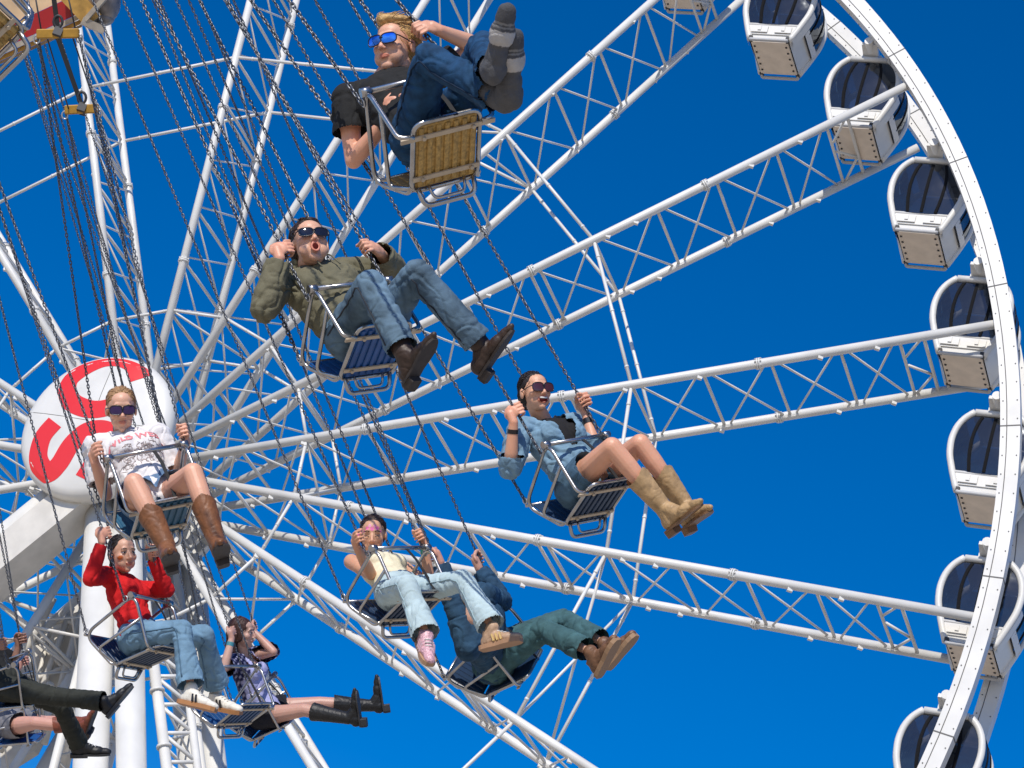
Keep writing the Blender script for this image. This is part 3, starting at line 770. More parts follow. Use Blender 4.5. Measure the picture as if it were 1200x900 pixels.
def torso_prims(bm, b, off=0.0, belly=1.0, low=True):
    k = b.k; A = (b.tx, b.tf, b.tu); L = (b.neck - b.pel).length; P = lambda x, f, u: b.pel + b.tx * x * k + b.tf * f * k + b.tu * (u * L)
    fem = b.S.get('fem', False)
    if low:
        ell(bm, P(0, 0, .02), A, (.155 * k + off, .11 * k + off, .11 * k + off)); 
    w = .125 if fem else .15
    ell(bm, P(0, .005, .28), A, (w * k + off, .098 * k * belly + off, .15 * k + off))
    ell(bm, P(0, .0, .5), A, (w * k * 1.02 + off, .1 * k * belly + off, .14 * k + off))
    ell(bm, P(0, .008, .7), A, ((.148 if fem else .172) * k + off, .108 * k + off, .15 * k + off))
    if fem:
        for q in (-1, 1): ell(bm, P(q * .07, .075, .68), A, (.058 * k + off, .052 * k + off, .058 * k + off))
    else:
        for q in (-1, 1): ell(bm, P(q * .075, .06, .72), A, (.075 * k + off, .05 * k + off, .065 * k + off))
    for s, q in (('R', 1), ('L', -1)):
        sh = getattr(b, 'sh' + s); capsule(bm, P(q * .06, -.005, .9), .056 * k + off, sh, .052 * k + off)
        ell(bm, P(q * .06, -.012, .93), A, (.05 * k + off * .7, .04 * k + off * .7, .05 * k + off * .7))
def arm_prims(bm, b, s, off=0.0, upto=2.0, hem=.0, infl=1.0, flat=True):
    k = b.k; sh, el, wr = (getattr(b, n + s) for n in ('sh', 'el', 'wr')); m = b.S.get('arm', 1.0)
    if upto <= 1: capsule(bm, sh, .05 * k + off, sh.lerp(el, upto), .044 * k + off + hem, flat=flat)
    else:
        capsule(bm, sh, .05 * k * m + off, el, .037 * k * m + off * infl); 
        if off == 0: ell(bm, sh.lerp(el, .45), ((1, 0, 0), (0, 1, 0), (0, 0, 1)), (.047 * k * m,) * 3)
        e = el.lerp(wr, upto - 1)
        capsule(bm, el, .037 * k * m + off * infl, el.lerp(wr, .3 * (upto - 1)), .039 * k * m + off * infl); capsule(bm, el.lerp(wr, .3 * (upto - 1)), .039 * k * m + off * infl, e, (.026 + .011 * (2 - upto)) * k * m + off + hem, flat=flat and upto < 2)
def leg_prims(bm, b, s, off=0.0, upto=2.0, hem=0.0, thick=1.0, flat=True):
    k = b.k; hp_, kn, an = (getattr(b, n + s) for n in ('hip', 'kn', 'an'))
    hp2 = hp_ + (kn - hp_).normalized() * .02
    if upto <= 1: capsule(bm, hp2, .092 * k * thick + off, hp_.lerp(kn, upto), (.092 - .03 * upto) * k * thick + off + hem, flat=flat); return
    capsule(bm, hp2, .09 * k * thick + off, kn, .056 * k * thick + off)
    ell(bm, hp_.lerp(kn, .4), ((1, 0, 0), (0, 1, 0), (0, 0, 1)), ((.08 * k * thick + off),) * 3)
    capsule(bm, kn, .056 * k * thick + off, kn.lerp(an, .3), .055 * k * thick + off)
    e = kn.lerp(an, upto - 1); r_ = .055 + (.034 - .055) * max(0, (upto - 1.3) / .7)
    capsule(bm, kn.lerp(an, .3), .055 * k * thick + off, e, r_ * k * thick + off + hem, flat=flat)
    back = b.pel - b.c_f if hasattr(b, 'c_f') else None
def hem_cut(me, p, d, r):
    """open the flat end of a sleeve or trouser leg"""
    d = d.normalized(); P = np.array(p); D = np.array(d); cutfaces(me, lambda c, n: (n @ D > .6) & (np.abs((c - P) @ D) < .014) & (np.linalg.norm(c - P, axis=1) < r))
def foot_frame(b, s):
    he, to, an = getattr(b, 'heel' + s), getattr(b, 'toe' + s), getattr(b, 'an' + s)
    f = (to - he).normalized(); kn = getattr(b, 'kn' + s); u = (kn - an).normalized() * .5 + (an - he).normalized(); u = (u - f * u.dot(f)).normalized()
    return he, f.cross(u), f, u
def build_shoe(b, s, kind, m, msole, par, extra=None, label=None):
    """shoe built heel at origin, x right, y toe, z up; ankle about .075 above the heel"""
    he, X, Y, Z = foot_frame(b, s); k = b.k * b.S.get('foot', 1.0); an = getattr(b, 'an' + s); kn = getattr(b, 'kn' + s)
    w = lambda x, y, z: he + (X * x + Y * y + Z * z) * k
    bm = new_bm(); A = (X, Y, Z); E = lambda x, y, z, a, c, d: ell(bm, w(x, y, z), A, (a * k, c * k, d * k))
    pointy = kind in ('boot', 'heelboot', 'shortboot')
    E(0, .012, .03, .034, .042, .045); E(0, .07, .035, .036, .06, .045); E(0, .15, .022, .044 if kind != 'heelboot' else .036, .06, .036)
    E(0, .205, .016, .034 if not pointy else .026, .05, .028)
    if pointy: E(0, .235, .012, .02, .045, .02)
    else: E(0, .225, .014, .032, .034, .024)
    shin = (kn - an).normalized(); top = None
    if kind not in ('sneaker', 'dress'): capsule(bm, an, .044 * k, w(0, .1, .035), .036 * k)
    else: capsule(bm, w(0, .05, .06), .04 * k, w(0, .11, .035), .036 * k)
    capsule(bm, w(0, .03, .03), .042 * k, an, .043 * k)
    if pointy:
        H = {'boot': .25, 'heelboot': .34, 'shortboot': .12}[kind] * b.k
        rt = {'boot': .074, 'heelboot': .08, 'shortboot': .05}[kind] * b.k
        capsule(bm, an, .045 * k, an + shin * H * .5, .056 * k if kind != 'shortboot' else .048 * k); capsule(bm, an + shin * H * .5, .056 * k if kind != 'shortboot' else .048 * k, an + shin * H, rt, flat=True); top = an + shin * H
    elif kind != 'sock': capsule(bm, w(0, .03, .05), .041 * k, w(0, .03, .088), .043 * k, flat=True)
    else: capsule(bm, an, .043 * k, an + shin * .12, .047 * k)
    me = fuse(bm, .0055, 4)
    co = getco(me); rel = (co - np.array(he)) @ np.array([X, Y, Z]).T / k
    low = rel[:, 2] < -.004; d = np.where(low, -.004 - rel[:, 2], 0)
    if kind != 'sock': co = co + np.outer(d * k, np.array(Z)); setco(me, co)
    wrinkle(me, .0022 if kind != 'sock' else .002, 26, seed=len(s) + ord(s))
    if top is not None: # scalloped, open boot top
        side = shin.cross(Y).normalized(); fr = side.cross(shin)
        SH, SD, TP = np.array(shin), np.array(side), np.array(top)
        def test(c, n):
            r = c - TP; h = r @ SH; q = r - np.outer(h, SH); ang = np.abs((q / (np.linalg.norm(q, axis=1) + 1e-6)[:, None]) @ SD)
            return (np.linalg.norm(r, axis=1) < .12) & ((h > -.004 - (.035 * ang if kind == 'boot' else 0)) | ((n @ SH > .8) & (h > -.04)))
        cutfaces(me, test)
    sh = obj("boot" if pointy else ("sock" if kind == 'sock' else "shoe"), me, m, par, smooth=True, label=label)
    if kind == 'sock':
        co = getco(me); rel = (co + np.array(b.pel) - np.array(he)) @ np.array([X, Y, Z]).T / k; y = rel[:, 1]
        cols = np.where((y > .165)[:, None], [.07, .07, .075], np.where((y > .115)[:, None], [.42, .4, .38], [.085, .085, .09]))
        st = (np.abs(y - .19) < .004) | (np.abs(y - .178) < .003); cols[st] = [.2, .2, .2]; color_attr(me, cols); return sh
    bm = new_bm(); prof = [(-.03, .026), (-.012, .034), (.03, .036), (.08, .034), (.13, .041), (.17, .044), (.205, .039), (.235, .027), (.255, .012)] if pointy else [(-.035, .022), (-.015, .034), (.03, .038), (.09, .038), (.15, .046), (.19, .046), (.225, .038), (.25, .02)]
    def slab(bm, pr, z0, z1, grow=.0, taper=1.0):
        t_, b_ = [], []
        pts = [(x + grow, y) for y, x in pr] + [(-x - grow, y) for y, x in pr[::-1]]
        for x, y in pts: t_.append(bm.verts.new(w(x, y, z1))); b_.append(bm.verts.new(w(x * taper, y, z0)))
        bm.faces.new(t_); bm.faces.new(b_[::-1])
        for i in range(len(pts)): bm.faces.new((t_[i], b_[i], b_[(i + 1) % len(pts)], t_[(i + 1) % len(pts)]))
    if pointy:
        slab(bm, [(y, x) for y, x in prof if y > -.04], -.010, .002, .002)
        slab(bm, [(-.033, .024), (-.015, .033), (.03, .033), (.034, .03)], -.055 if kind == 'heelboot' else -.04, -.0105, .001, .85 if kind != 'heelboot' else .75)
    elif kind == 'dress': slab(bm, prof, -.010, .004, .0015); slab(bm, prof[:4], -.022, -.0105, 0)
    else: slab(bm, prof, -.022, .006, .003)
    obj("sole", bm, msole, sh)
    if extra: extra(b, s, w, sh, k)
    return sh
def hair_mesh(b, style):
    s = b.S.get('hs', 1.0); A = (b.hx, b.hf, b.hu); bm = new_bm()
    E = lambda x, y, z, a, c, d: ell(bm, hp(b, x, y, z), A, (a * s, c * s, d * s))
    if style == 'quiff':
        E(0, -.026, .05, .082, .094, .084); E(0, -.055, .0, .077, .06, .075); E(.0, .03, .112, .056, .05, .026); E(.02, .045, .112, .035, .04, .028); E(-.03, -.01, .112, .045, .07, .026)
    elif style == 'short':
        E(0, -.024, .05, .08, .095, .083); E(0, -.05, .0, .077, .062, .07); E(0, .0, .108, .052, .06, .02)
    elif style == 'tied':
        E(0, -.023, .05, .0795, .0925, .082); E(0, -.05, .0, .076, .06, .065); E(0, -.12, -.02, .033, .033, .038); E(.01, -.13, -.09, .022, .024, .07)
    elif style == 'bun':
        E(0, -.022, .05, .08, .094, .083); E(0, -.05, -.0, .078, .062, .07); E(0, -.115, -.02, .042, .036, .04)
    elif style == 'long':
        E(0, -.022, .05, .084, .096, .085); E(0, -.06, -.02, .085, .07, .09); E(0, -.085, -.12, .08, .05, .1); E(0, -.08, -.2, .065, .035, .1); E(.05, -.06, -.14, .04, .04, .1)
        for q in (-1, 1): E(q * .074, -.012, .0, .014, .05, .07)
    me = fuse(bm, .0055, 3); wrinkle(me, .003, 30, seed=3, ridge=False, stretch=b.hf)
    bm = new_bm(); bm.from_mesh(me); tree = BVHTree.FromBMesh(bm); bm.verts.ensure_lookup_table(); rnd = random.Random(7); V0 = [v.co.copy() for v in bm.verts]
    tie = hp(b, 0, -.12, -.02)
    for _ in range(340):                                # separate locks lying over the mass
        p = rnd.choice(V0).copy(); d = p - b.head; x, y, z = d.dot(b.hx), d.dot(b.hf), d.dot(b.hu)
        pts = [p]; lift = .0015
        for k in range(6):
            d = p - b.head; x, y, z = d.dot(b.hx), d.dot(b.hf), d.dot(b.hu)
            if style in ('tied', 'bun'): v = (tie - p) if y > -.1 else -b.hu * .1
            elif style == 'quiff': v = (-b.hf * .8 + b.hu * (.55 if y > -.02 else -.6) + b.hx * (x * 3)) if z > .06 else (-b.hf * .8 - b.hu * .3)
            elif style == 'short': v = -b.hf * .5 - b.hu * .6 + b.hx * (x * 6) if y < .0 else b.hx * (.6 if x > -.02 else -.6) + b.hf * .3
            else: v = -b.hu - b.hf * .35
            v = v.normalized() + Vector((rnd.uniform(-.25, .25), rnd.uniform(-.25, .25), rnd.uniform(-.25, .25)))
            q = p + v.normalized() * .013; n = tree.find_nearest(q)
            if n[0] is None: break
            p = n[0] + n[1] * lift; lift += (.0038 if style == 'quiff' else .0008); pts.append(p)
        if len(pts) > 3: tube(bm, pts, rnd.uniform(.0018, .0036), 4, r1=.0006)
    bm.to_mesh(me); bm.free()
    return me
def shades(b, par, lens, w=.031, h=.023, name="sunglasses", frame=FRAMEB):
    s = b.S.get('hs', 1.0); bm = new_bm(); lensb = new_bm()
    def P(x, y, z): return hp(b, x, y, z)
    for q in (-1, 1):
        ring = []
        for i in range(28):
            t = 2 * math.pi * i / 28; e = 2 / 2.9
            x = w * math.copysign(abs(math.cos(t)) ** e, math.cos(t)); z = h * math.copysign(abs(math.sin(t)) ** e, math.sin(t))
            X = q * .034 + x; ring.append((X, .108 - 2.6 * (abs(X) - .0) ** 2 - .0, .006 + z - .05 * abs(X) * 0))
        tube(bm, [P(*p) for p in ring], .0028 * s, 6, closed=True)
        vs_ = [lensb.verts.new(P(*p)) for p in ring]; c = lensb.verts.new(P(q * .034, .109 - 2.6 * .034 ** 2 + .003, .006))
        for i in range(28): f = lensb.faces.new((vs_[i], vs_[(i + 1) % 28], c)); f.smooth = True
        tube(bm, fillet([P(q * (.034 + w), .108 - 2.6 * (.034 + w) ** 2, .016), P(q * .073, .08, .016), P(q * .084, -.005, .010), P(q * .082, -.03, -.008)], .01), .0026 * s, 6)
    tube(bm, [P(-.007, .108, .012), P(0, .111, .014), P(.007, .108, .012)], .003 * s, 6)
    g = obj(name, bm, frame, par, smooth=True); obj("lens", lensb, lens, g)
def face_bits(b, par, hairm, eyes=True, closed=False):
    s = b.S.get('hs', 1.0); A = (b.hx, b.hf, b.hu)
    for q in (-1, 1):
        bm = new_bm(); tube(bm, [hp(b, q * .016, .0925, .030), hp(b, q * .032, .0905, .0345), hp(b, q * .05, .078, .029)], .0035 * s, 6, r1=.002 * s); obj("eyebrow", bm, hairm, par, smooth=True)
        if eyes:
            bm = new_bm(); ell(bm, hp(b, q * .031, .0805, .008), A, (.0135 * s, .0105 * s, .0062 * s)); e = obj("eye", bm, EYEW, par, smooth=True)
            bm = new_bm(); ell(bm, hp(b, q * .031, .0885, .008), A, (.0062 * s, .0036 * s, .0058 * s)); obj("iris", bm, IRIS, e, smooth=True)
        if eyes or closed:
            bm = new_bm(); z = .0135 if eyes else .004
            tube(bm, [hp(b, q * .0175, .0885, z - .005), hp(b, q * .031, .0925, z), hp(b, q * .045, .0835, z - .004)], .0018 * s, 6); obj("eyelash", bm, BLKH, par, smooth=True)
    m = b.S.get('mouth', 'closed')
    if m != 'closed':
        bm = new_bm(); ell(bm, hp(b, 0, .0855 if m == 'laugh' else .0935, -.063), A, (.0165 * s, .009 * s, .0205 * s) if m == 'oh' else (.026 * s, .008 * s, .016 * s)); mo = obj("mouth", bm, MOUTHD, par, smooth=True)
        if m == 'laugh':
            bm = new_bm(); tube(bm, [hp(b, .021 * t, .0945 - .009 * t * t, -.0535 + .003 * t * t) for t in (-1, -.5, 0, .5, 1)], .0052 * s, 8); obj("teeth", bm, TOOTH, mo, smooth=True)
def skin_tint(b, me, base):
    co = getco(me); d = (co - np.array(b.head)) @ np.array([b.hx, b.hf, b.hu]).T / b.S.get('hs', 1.0)
    base = np.array(base); cols = np.tile(base, (len(co), 1))
    def blend(wt, c):
        nonlocal cols; wt = np.clip(wt, 0, 1)[:, None]; cols = cols * (1 - wt) + np.array(c) * wt
    front = d[:, 1] > .05
    for q in (-1, 1):
        r = np.sqrt((d[:, 0] - q * .042) ** 2 + (d[:, 2] + .025) ** 2); blend(front * np.exp(-(r / .022) ** 2) * .2, base * [1.06, .78, .74])
    r = np.sqrt(d[:, 0] ** 2 + (d[:, 2] + .03) ** 2); blend((d[:, 1] > .1) * .25, base * [1.05, .75, .7])
    m = b.S.get('mouth', 'closed')
    if m == 'closed': lip = (np.abs(d[:, 0]) < .024) & (np.abs(d[:, 2] + .061) < .0105 - .006 * (d[:, 0] / .024) ** 2) & (d[:, 1] > .08)
    elif m == 'oh': rr = np.sqrt((d[:, 0] / .0245) ** 2 + ((d[:, 2] + .063) / .0285) ** 2); lip = (rr < 1) & (d[:, 1] > .085)
    else: rr = np.sqrt((d[:, 0] / .034) ** 2 + ((d[:, 2] + .06) / .0235) ** 2); lip = (rr < 1) & (d[:, 1] > .075)
    blend(lip * .75, base * [.8, .38, .36])
    for kind, x, z, r0, c in b.S.get('paint', []):
        r = np.sqrt((d[:, 0] - x) ** 2 + (d[:, 2] - z) ** 2); blend(np.clip((r0 - r) / .003, 0, 1) * front, c)
    for s in 'RL':
        gp = np.array(getattr(b, 'grip' + s)[0]); r = np.linalg.norm(co - gp, axis=1); blend((r < .1) * .22, base * [1.08, .78, .74])
    color_attr(me, cols)

def person(ci, S, label):
    b = skeleton(ci, S); bm = new_bm()
    head_prims(bm, b); k = b.k
    nr = .05 if S.get('fem') else .06
    capsule(bm, hp(b, 0, -.02, -.06), nr * k * .98, b.neck + b.tf * .0, nr * k * 1.1)
    torso_prims(bm, b, -.012)
    for s in 'RL':
        arm_prims(bm, b, s, 0 if S.get('bare_arm', True) else -.006, flat=False); hand_prims(bm, b, s)
        wr = getattr(b, 'wr' + s); gp, cd, h, n = getattr(b, 'grip' + s); capsule(bm, wr, .0265 * k, gp + n * .03 - h * .03 * k, .026 * k)
        leg_prims(bm, b, s, 0 if S.get('bare_leg') else -.012, flat=False)
        he, X, Y, Z = foot_frame(b, s); capsule(bm, getattr(b, 'an' + s), .03 * k, he + (Y * .03 + Z * .03) * k, .026 * k); capsule(bm, he + (Y * .03 + Z * .03) * k, .024 * k, he + (Y * .16 + Z * .016) * k, .014 * k)
    me = fuse(bm, .0042, 3)
    skin_tint(b, me, S.get('skin', (.62, .34, .22)))
    o = obj("person", me, SKIN, None, smooth=True, origin=b.pel.copy())
    tag(o, label, "person", "people riding the swing ride"); b.o = o
    return b
def trousers(b, m, hem=.03, thick=1.0, off=.012, upto=1.93, name="trousers", amp=.008, hems=None, ws=13):
    bm = new_bm(); k = b.k; A = (b.tx, b.tf, b.tu); L = (b.neck - b.pel).length
    ell(bm, b.pel + b.tu * .02 * L, A, (.16 * k + off, .118 * k + off, .115 * k + off))
    capsule(bm, b.pel, .12 * k + off, b.pel + b.tu * .17 * L, .1 * k + off)
    capsule(bm, b.pel + b.tx * .04, .12 * k + off, b.pel - b.tx * .04 + b.tu * .17 * L, .105 * k + off)
    for s in 'RL': leg_prims(bm, b, s, off, upto, hem, thick)
    me = fuse(bm, .0065, 3)
    for s in 'RL':
        p = getattr(b, 'kn' + s).lerp(getattr(b, 'an' + s), upto - 1) if upto > 1 else getattr(b, 'hip' + s).lerp(getattr(b, 'kn' + s), upto)
        d = getattr(b, 'an' + s) - getattr(b, 'kn' + s) if upto > 1 else getattr(b, 'kn' + s) - getattr(b, 'hip' + s)
        hem_cut(me, p, d, .16)
    segs = [(b.knR, b.hipR, amp * .7, 62, .14), (b.knR, b.anR, amp * .7, 62, .14), (b.knL, b.hipL, amp * .7, 62, .14), (b.knL, b.anL, amp * .7, 62, .14), (b.hipR, b.knR, amp * .8, 52, .16), (b.hipL, b.knL, amp * .8, 52, .16), (b.anR, b.knR, amp * .8, 66, .12), (b.anL, b.knL, amp * .8, 66, .12)]
    wrinkle(me, amp, ws, seed=len(name) + k, segs=segs if upto > 1 else None)
    return obj(name, me, m, b.o, smooth=True)
def top(b, m, off=.012, sleeve=2.0, shem=0.0, amp=.006, name="shirt", belly=1.0, infl=1.0, neckcut=.075, low=True, extra=None, straps=False, arms='RL', ws=15):
    bm = new_bm(); torso_prims(bm, b, off, belly, low)
    if not straps:
        for s in arms: arm_prims(bm, b, s, off, sleeve, shem, infl)
    if extra: extra(bm)
    me = fuse(bm, .0062, 3)
    if not straps:
        for s in arms:
            p = getattr(b, 'sh' + s).lerp(getattr(b, 'el' + s), sleeve) if sleeve <= 1 else getattr(b, 'el' + s).lerp(getattr(b, 'wr' + s), sleeve - 1)
            d = (getattr(b, 'el' + s) - getattr(b, 'sh' + s)) if sleeve <= 1 else (getattr(b, 'wr' + s) - getattr(b, 'el' + s))
            hem_cut(me, p, d, .11)
    segs = [(getattr(b, 'el' + q), getattr(b, e + q), amp * .55, 66, .12) for q in arms for e in ('sh', 'wr')] + [(getattr(b, 'sh' + q), getattr(b, 'el' + q), amp * .5, 60, .13) for q in arms] + [(b.pel, b.neck, amp * .6, 50, .25)]
    wrinkle(me, amp, ws, seed=2 + b.k, segs=None if straps else segs)
    nk = b.neck + b.tu * .035 + b.tf * .02
    NK = np.array(nk); cutfaces(me, lambda c, n: np.linalg.norm(c - NK, axis=1) < neckcut)
    if straps:
        L = (b.neck - b.pel).length; B0, BU, BX = np.array(b.pel), np.array(b.tu), np.array(b.tx); cutfaces(me, lambda c, n: ((c - B0) @ BU > .80 * L) & ~(np.abs(np.abs((c - B0) @ BX) - .085) < .014))
    return obj(name, me, m, b.o, smooth=True)
def band(b, s, t, r, m, name, w=.012):
    el, wr = getattr(b, 'el' + s), getattr(b, 'wr' + s); p = el.lerp(wr, t); d = (wr - el).normalized(); bm = new_bm(); x, y = ring_frame(d)
    bm2 = bmesh.ops.create_cone(bm, cap_ends=True, segments=24, radius1=r, radius2=r, depth=w * 2, matrix=Matrix.Translation(p) @ Matrix((x, y, d)).transposed().to_4x4())
    return obj(name, bm, m, b.o)
def seam(b, garment, m):
    """stitched side and inner seams laid on the cloth of both legs"""
    org = WORLD_ORG[garment.name]; tb = new_bm(); tb.from_mesh(garment.data); tb.transform(Matrix.Translation(org)); tree = BVHTree.FromBMesh(tb)
    for s in 'RL':
        hp_, kn, an = (getattr(b, n + s) for n in ('hip', 'kn', 'an'))
        for sg in (-1, 1):
            pts = []
            for i in range(26):
                t = .12 + i * .07
                if t > 1.9: break
                p = hp_.lerp(kn, t) if t < 1 else kn.lerp(an, t - 1); ax = ((kn - hp_) if t < .9 else (an - kn) if t > 1.1 else (an - hp_)).normalized()
                d = b.tx * sg - ax * (b.tx * sg).dot(ax); d.normalize(); h = tree.ray_cast(p + d * .3, -d)
                if h[0] and (h[0] - p).length < .13 * b.k: pts.append(h[0] + d * .0015)
                elif len(pts) > 3: break
                else: pts = []
            if len(pts) > 3: bm = new_bm(); tube(bm, pts, .0042, 5); obj("seam", bm, m, garment)
    tb.free()
# --- the blond man, top
S = dict(k=1.0, neck=(450, 100), head=(463, 57), face=(-.5, -.2, -.84), up=(.05, -.93, .36), mouth='closed', hs=1.04,
         handR=(None, 468, 122, -.17), elR=(412, 193), foot=1.18, handL=(2, 505, 31), elL=(556, 62),
         knR=(503, 68, -1), anR=(592, 118, -1), heelR=(606, 122, -1), toeR=(607, 52, -1), knL=(566, 55, -1), anL=(578, 84, -1), heelL=(579, 93, -1), toeL=(593, 22, -1), skin=(.66, .35, .225))
b1 = person(1, S, "blond man in blue mirrored sunglasses and black tee with grey socks raised")
tr1 = trousers(b1, cloth("dark_denim", (.012, .05, .115), .4, 20), hem=.022, off=.007, amp=.008, upto=1.9, name="jeans")
top(b1, cloth("black_jersey", (.018, .018, .018)), off=.016, sleeve=.56, shem=.018, name="tee_shirt", amp=.007)
SOCK = mat("grey_knit", (.1, .1, .1), .9, attr="tint", bump=.4, bscale=220, var=.1, vscale=30)
for s in 'RL': build_shoe(b1, s, 'sock', SOCK, DARK, b1.o)
obj("hair", hair_mesh(b1, 'quiff'), BLONDE, b1.o, smooth=True); shades(b1, b1.o, LENSBLUE, .034, .0225); face_bits(b1, b1.o, DBLONDE, eyes=False)
band(b1, 'R', .86, .032, FRAMEB, "watch")

seam(b1, tr1, cloth("dark_stitching", (.008, .022, .05)))
# --- the man in the olive hoodie
S = dict(k=1.03, neck=(362, 322), head=(363, 288), face=(.24, -.48, -.84), up=(-.16, -.87, .46), mouth='oh', hs=1.14, arm=1.15,
         handR=(0, 327, 297), elR=(306, 384), handL=(2, 434, 291), elL=(464, 314), bare_arm=False,
         knR=(434, 333, -1), anR=(474, 414, -1), heelR=(480, 446, 1), toeR=(508, 398, -1), knL=(489, 321, -1), anL=(565, 406, -1), heelL=(566, 437, 1), toeL=(599, 388, -1), skin=(.66, .36, .235))
b2 = person(2, S, "dark haired man in an olive hoodie and faded jeans with his mouth open")
FADED = cloth("faded_denim", (.1, .16, .215), .5, 7)
tr2 = trousers(b2, FADED, hem=.026, off=.009, thick=1.02, amp=.008, name="jeans")
top(b2, cloth("olive_fleece", (.15, .138, .088), .15), off=.024, sleeve=1.93, infl=.9, name="hoodie", belly=1.15, amp=.011, neckcut=.066,
    extra=lambda bm: (tube(bm, [b2.neck + b2.tu * .03 + (b2.tx * math.cos(t) + b2.tf * math.sin(t)) * .085 + b2.tf * .0 for t in [2 * math.pi * i / 16 for i in range(16)]], .03, 8, closed=True)))
BOOTB = leather("dark_brown_leather", (.045, .026, .018)); SOLEB = mat("dark_sole", (.035, .026, .022), .75, var=.25, vscale=30)
for s in 'RL': build_shoe(b2, s, 'shortboot', BOOTB, SOLEB, b2.o)
obj("hair", hair_mesh(b2, 'short'), BROWNH, b2.o, smooth=True); shades(b2, b2.o, LENSD, .0315, .0205); face_bits(b2, b2.o, BROWNH, eyes=False)

seam(b2, tr2, cloth("brown_stitching", (.035, .04, .05)))
for q in (-1, 1):
    bm = new_bm(); L2 = (b2.neck - b2.pel).length; tube(bm, [b2.neck + b2.tx * .035 * q + b2.tf * .135 + b2.tu * .0, b2.pel + b2.tu * L2 * .86 + b2.tx * .05 * q + b2.tf * .16, b2.pel + b2.tu * L2 * .7 + b2.tx * .052 * q + b2.tf * .168], .004, 5); obj("drawstring", bm, cloth("olive_cord", (.16, .15, .1)), b2.o)
# --- the laughing woman in denim
S = dict(k=.97, fem=True, neck=(638, 497), head=(627, 461), face=(.46, -.3, -.84), up=(-.13, -.93, .3), mouth='laugh', hs=1.0, bare_leg=True,
         handR=(0, 604, 484), elR=(598, 537), handL=(2, 682, 471), elL=(700, 516),
         knR=(717, 524, -1), anR=(777, 595, -1), foot=1.1, heelR=(786, 619, 1), toeR=(817, 594, -1), knL=(750, 520, -1), anL=(803, 592, -1), heelL=(806, 617, 1), toeL=(829, 600, -1), skin=(.68, .365, .23))
b3 = person(3, S, "laughing woman in a light denim jacket and tan cowboy boots")
trousers(b3, cloth("mid_denim", (.07, .135, .2), .25), upto=.52, hem=.016, off=.016, name="shorts", amp=.006)
top(b3, cloth("black_knit", (.016, .015, .016)), off=.008, sleeve=.3, name="tee_shirt", amp=.003, neckcut=.085)
def jacket_front(me, b, w0, w1, lo=.42, fr=.02):
    L = (b.neck - b.pel).length; B0, BU, BX, BF = (np.array(q) for q in (b.pel, b.tu, b.tx, b.tf))
    def t(c, n):
        h = (c - B0) @ BU / L; return ((c - B0) @ BF > fr) & (h > lo) & (h < 1.1) & (np.abs((c - B0) @ BX) < w0 + (w1 - w0) * (h - lo) / (1 - lo))
    cutfaces(me, t)
jk = top(b3, cloth("light_denim", (.17, .28, .37), .25, 10), off=.026, sleeve=1.25, shem=.012, infl=1.1, name="denim_jacket", amp=.011, neckcut=.085,
    extra=lambda bm: tube(bm, [b3.neck + b3.tu * .02 + (b3.tx * math.cos(t) + b3.tf * math.sin(t)) * .08 for t in [2 * math.pi * i / 16 for i in range(16)]], .02, 8, closed=True))
off_ = WORLD_ORG[jk.name]; jk.data.transform(Matrix.Translation(off_)); jacket_front(jk.data, b3, .02, .11); jk.data.transform(Matrix.Translation(-off_))
TAN = leather("tan_suede", (.42, .27, .13)); TANS = mat("tan_boot_sole", (.2, .105, .05), .6, var=.2, vscale=25)
for s in 'RL': build_shoe(b3, s, 'boot', TAN, TANS, b3.o)
obj("hair", hair_mesh(b3, 'bun'), BLKH, b3.o, smooth=True); shades(b3, b3.o, LENSBRN, .0325, .0255); face_bits(b3, b3.o, BLKH, eyes=False)
band(b3, 'R', .8, .031, FRAMEB, "wristband"); band(b3, 'L', .8, .032, FRAMEB, "watch", .016)

# --- the young woman with face paint
PINK = (.75, .16, .36)
S = dict(k=.94, fem=True, neck=(441, 660), head=(437, 628), face=(.0, -.02, -1), up=(.0, -1, -.02), mouth='closed', hs=1.0,
         handR=(0, 427, 629), elR=(436, 676), handL=(2, 493, 627), elL=(502, 677),
         knR=(477, 686, -1), anR=(500, 746, -1), heelR=(494, 752, 1), toeR=(504, 777, -1), knL=(543, 680, -1), anL=(577, 736, -1), heelL=(569, 758, -1), toeL=(610, 748, -1), skin=(.62, .335, .2),
         paint=[('dot', -.03, .05, .013, PINK), ('dot', .0, .046, .014, PINK), ('dot', .03, .05, .012, PINK), ('dot', .015, .064, .011, (.8, .35, .5)), ('dot', -.016, .064, .011, (.8, .3, .45)), ('dot', .052, .03, .009, PINK), ('dot', -.052, .03, .009, PINK)])
b4 = person(4, S, "young woman in a cream tank top and pale jeans with pink face paint")
tr4 = trousers(b4, cloth("pale_denim", (.43, .54, .56), .16, 9), hem=.042, off=.008, thick=.98, amp=.007, upto=1.95, name="jeans")
top(b4, cloth("cream_knit", (.74, .67, .47)), off=.008, straps=True, name="tank_top", amp=.003)
def stripes(cm, n=3):
    def f(b, s, w, sh, k):
        for q in (-1, 1):
            for j in range(n):
                bm = new_bm(); y0 = .085 + j * .026
                bar(bm, w(q * .0445, y0, .008), w(q * .036, y0 - .016, .056), .0105, .012, w(1, 0, 0) - w(0, 0, 0)); obj("stripe", bm, cm, sh)
        bm = new_bm()
        for j in range(4): tube(bm, [w(-.024, .1 + j * .022, .074 - j * .009), w(0, .104 + j * .022, .081 - j * .009), w(.024, .1 + j * .022, .074 - j * .009)], .0038, 5)
        obj("lace", bm, WHITE, sh)
    return f
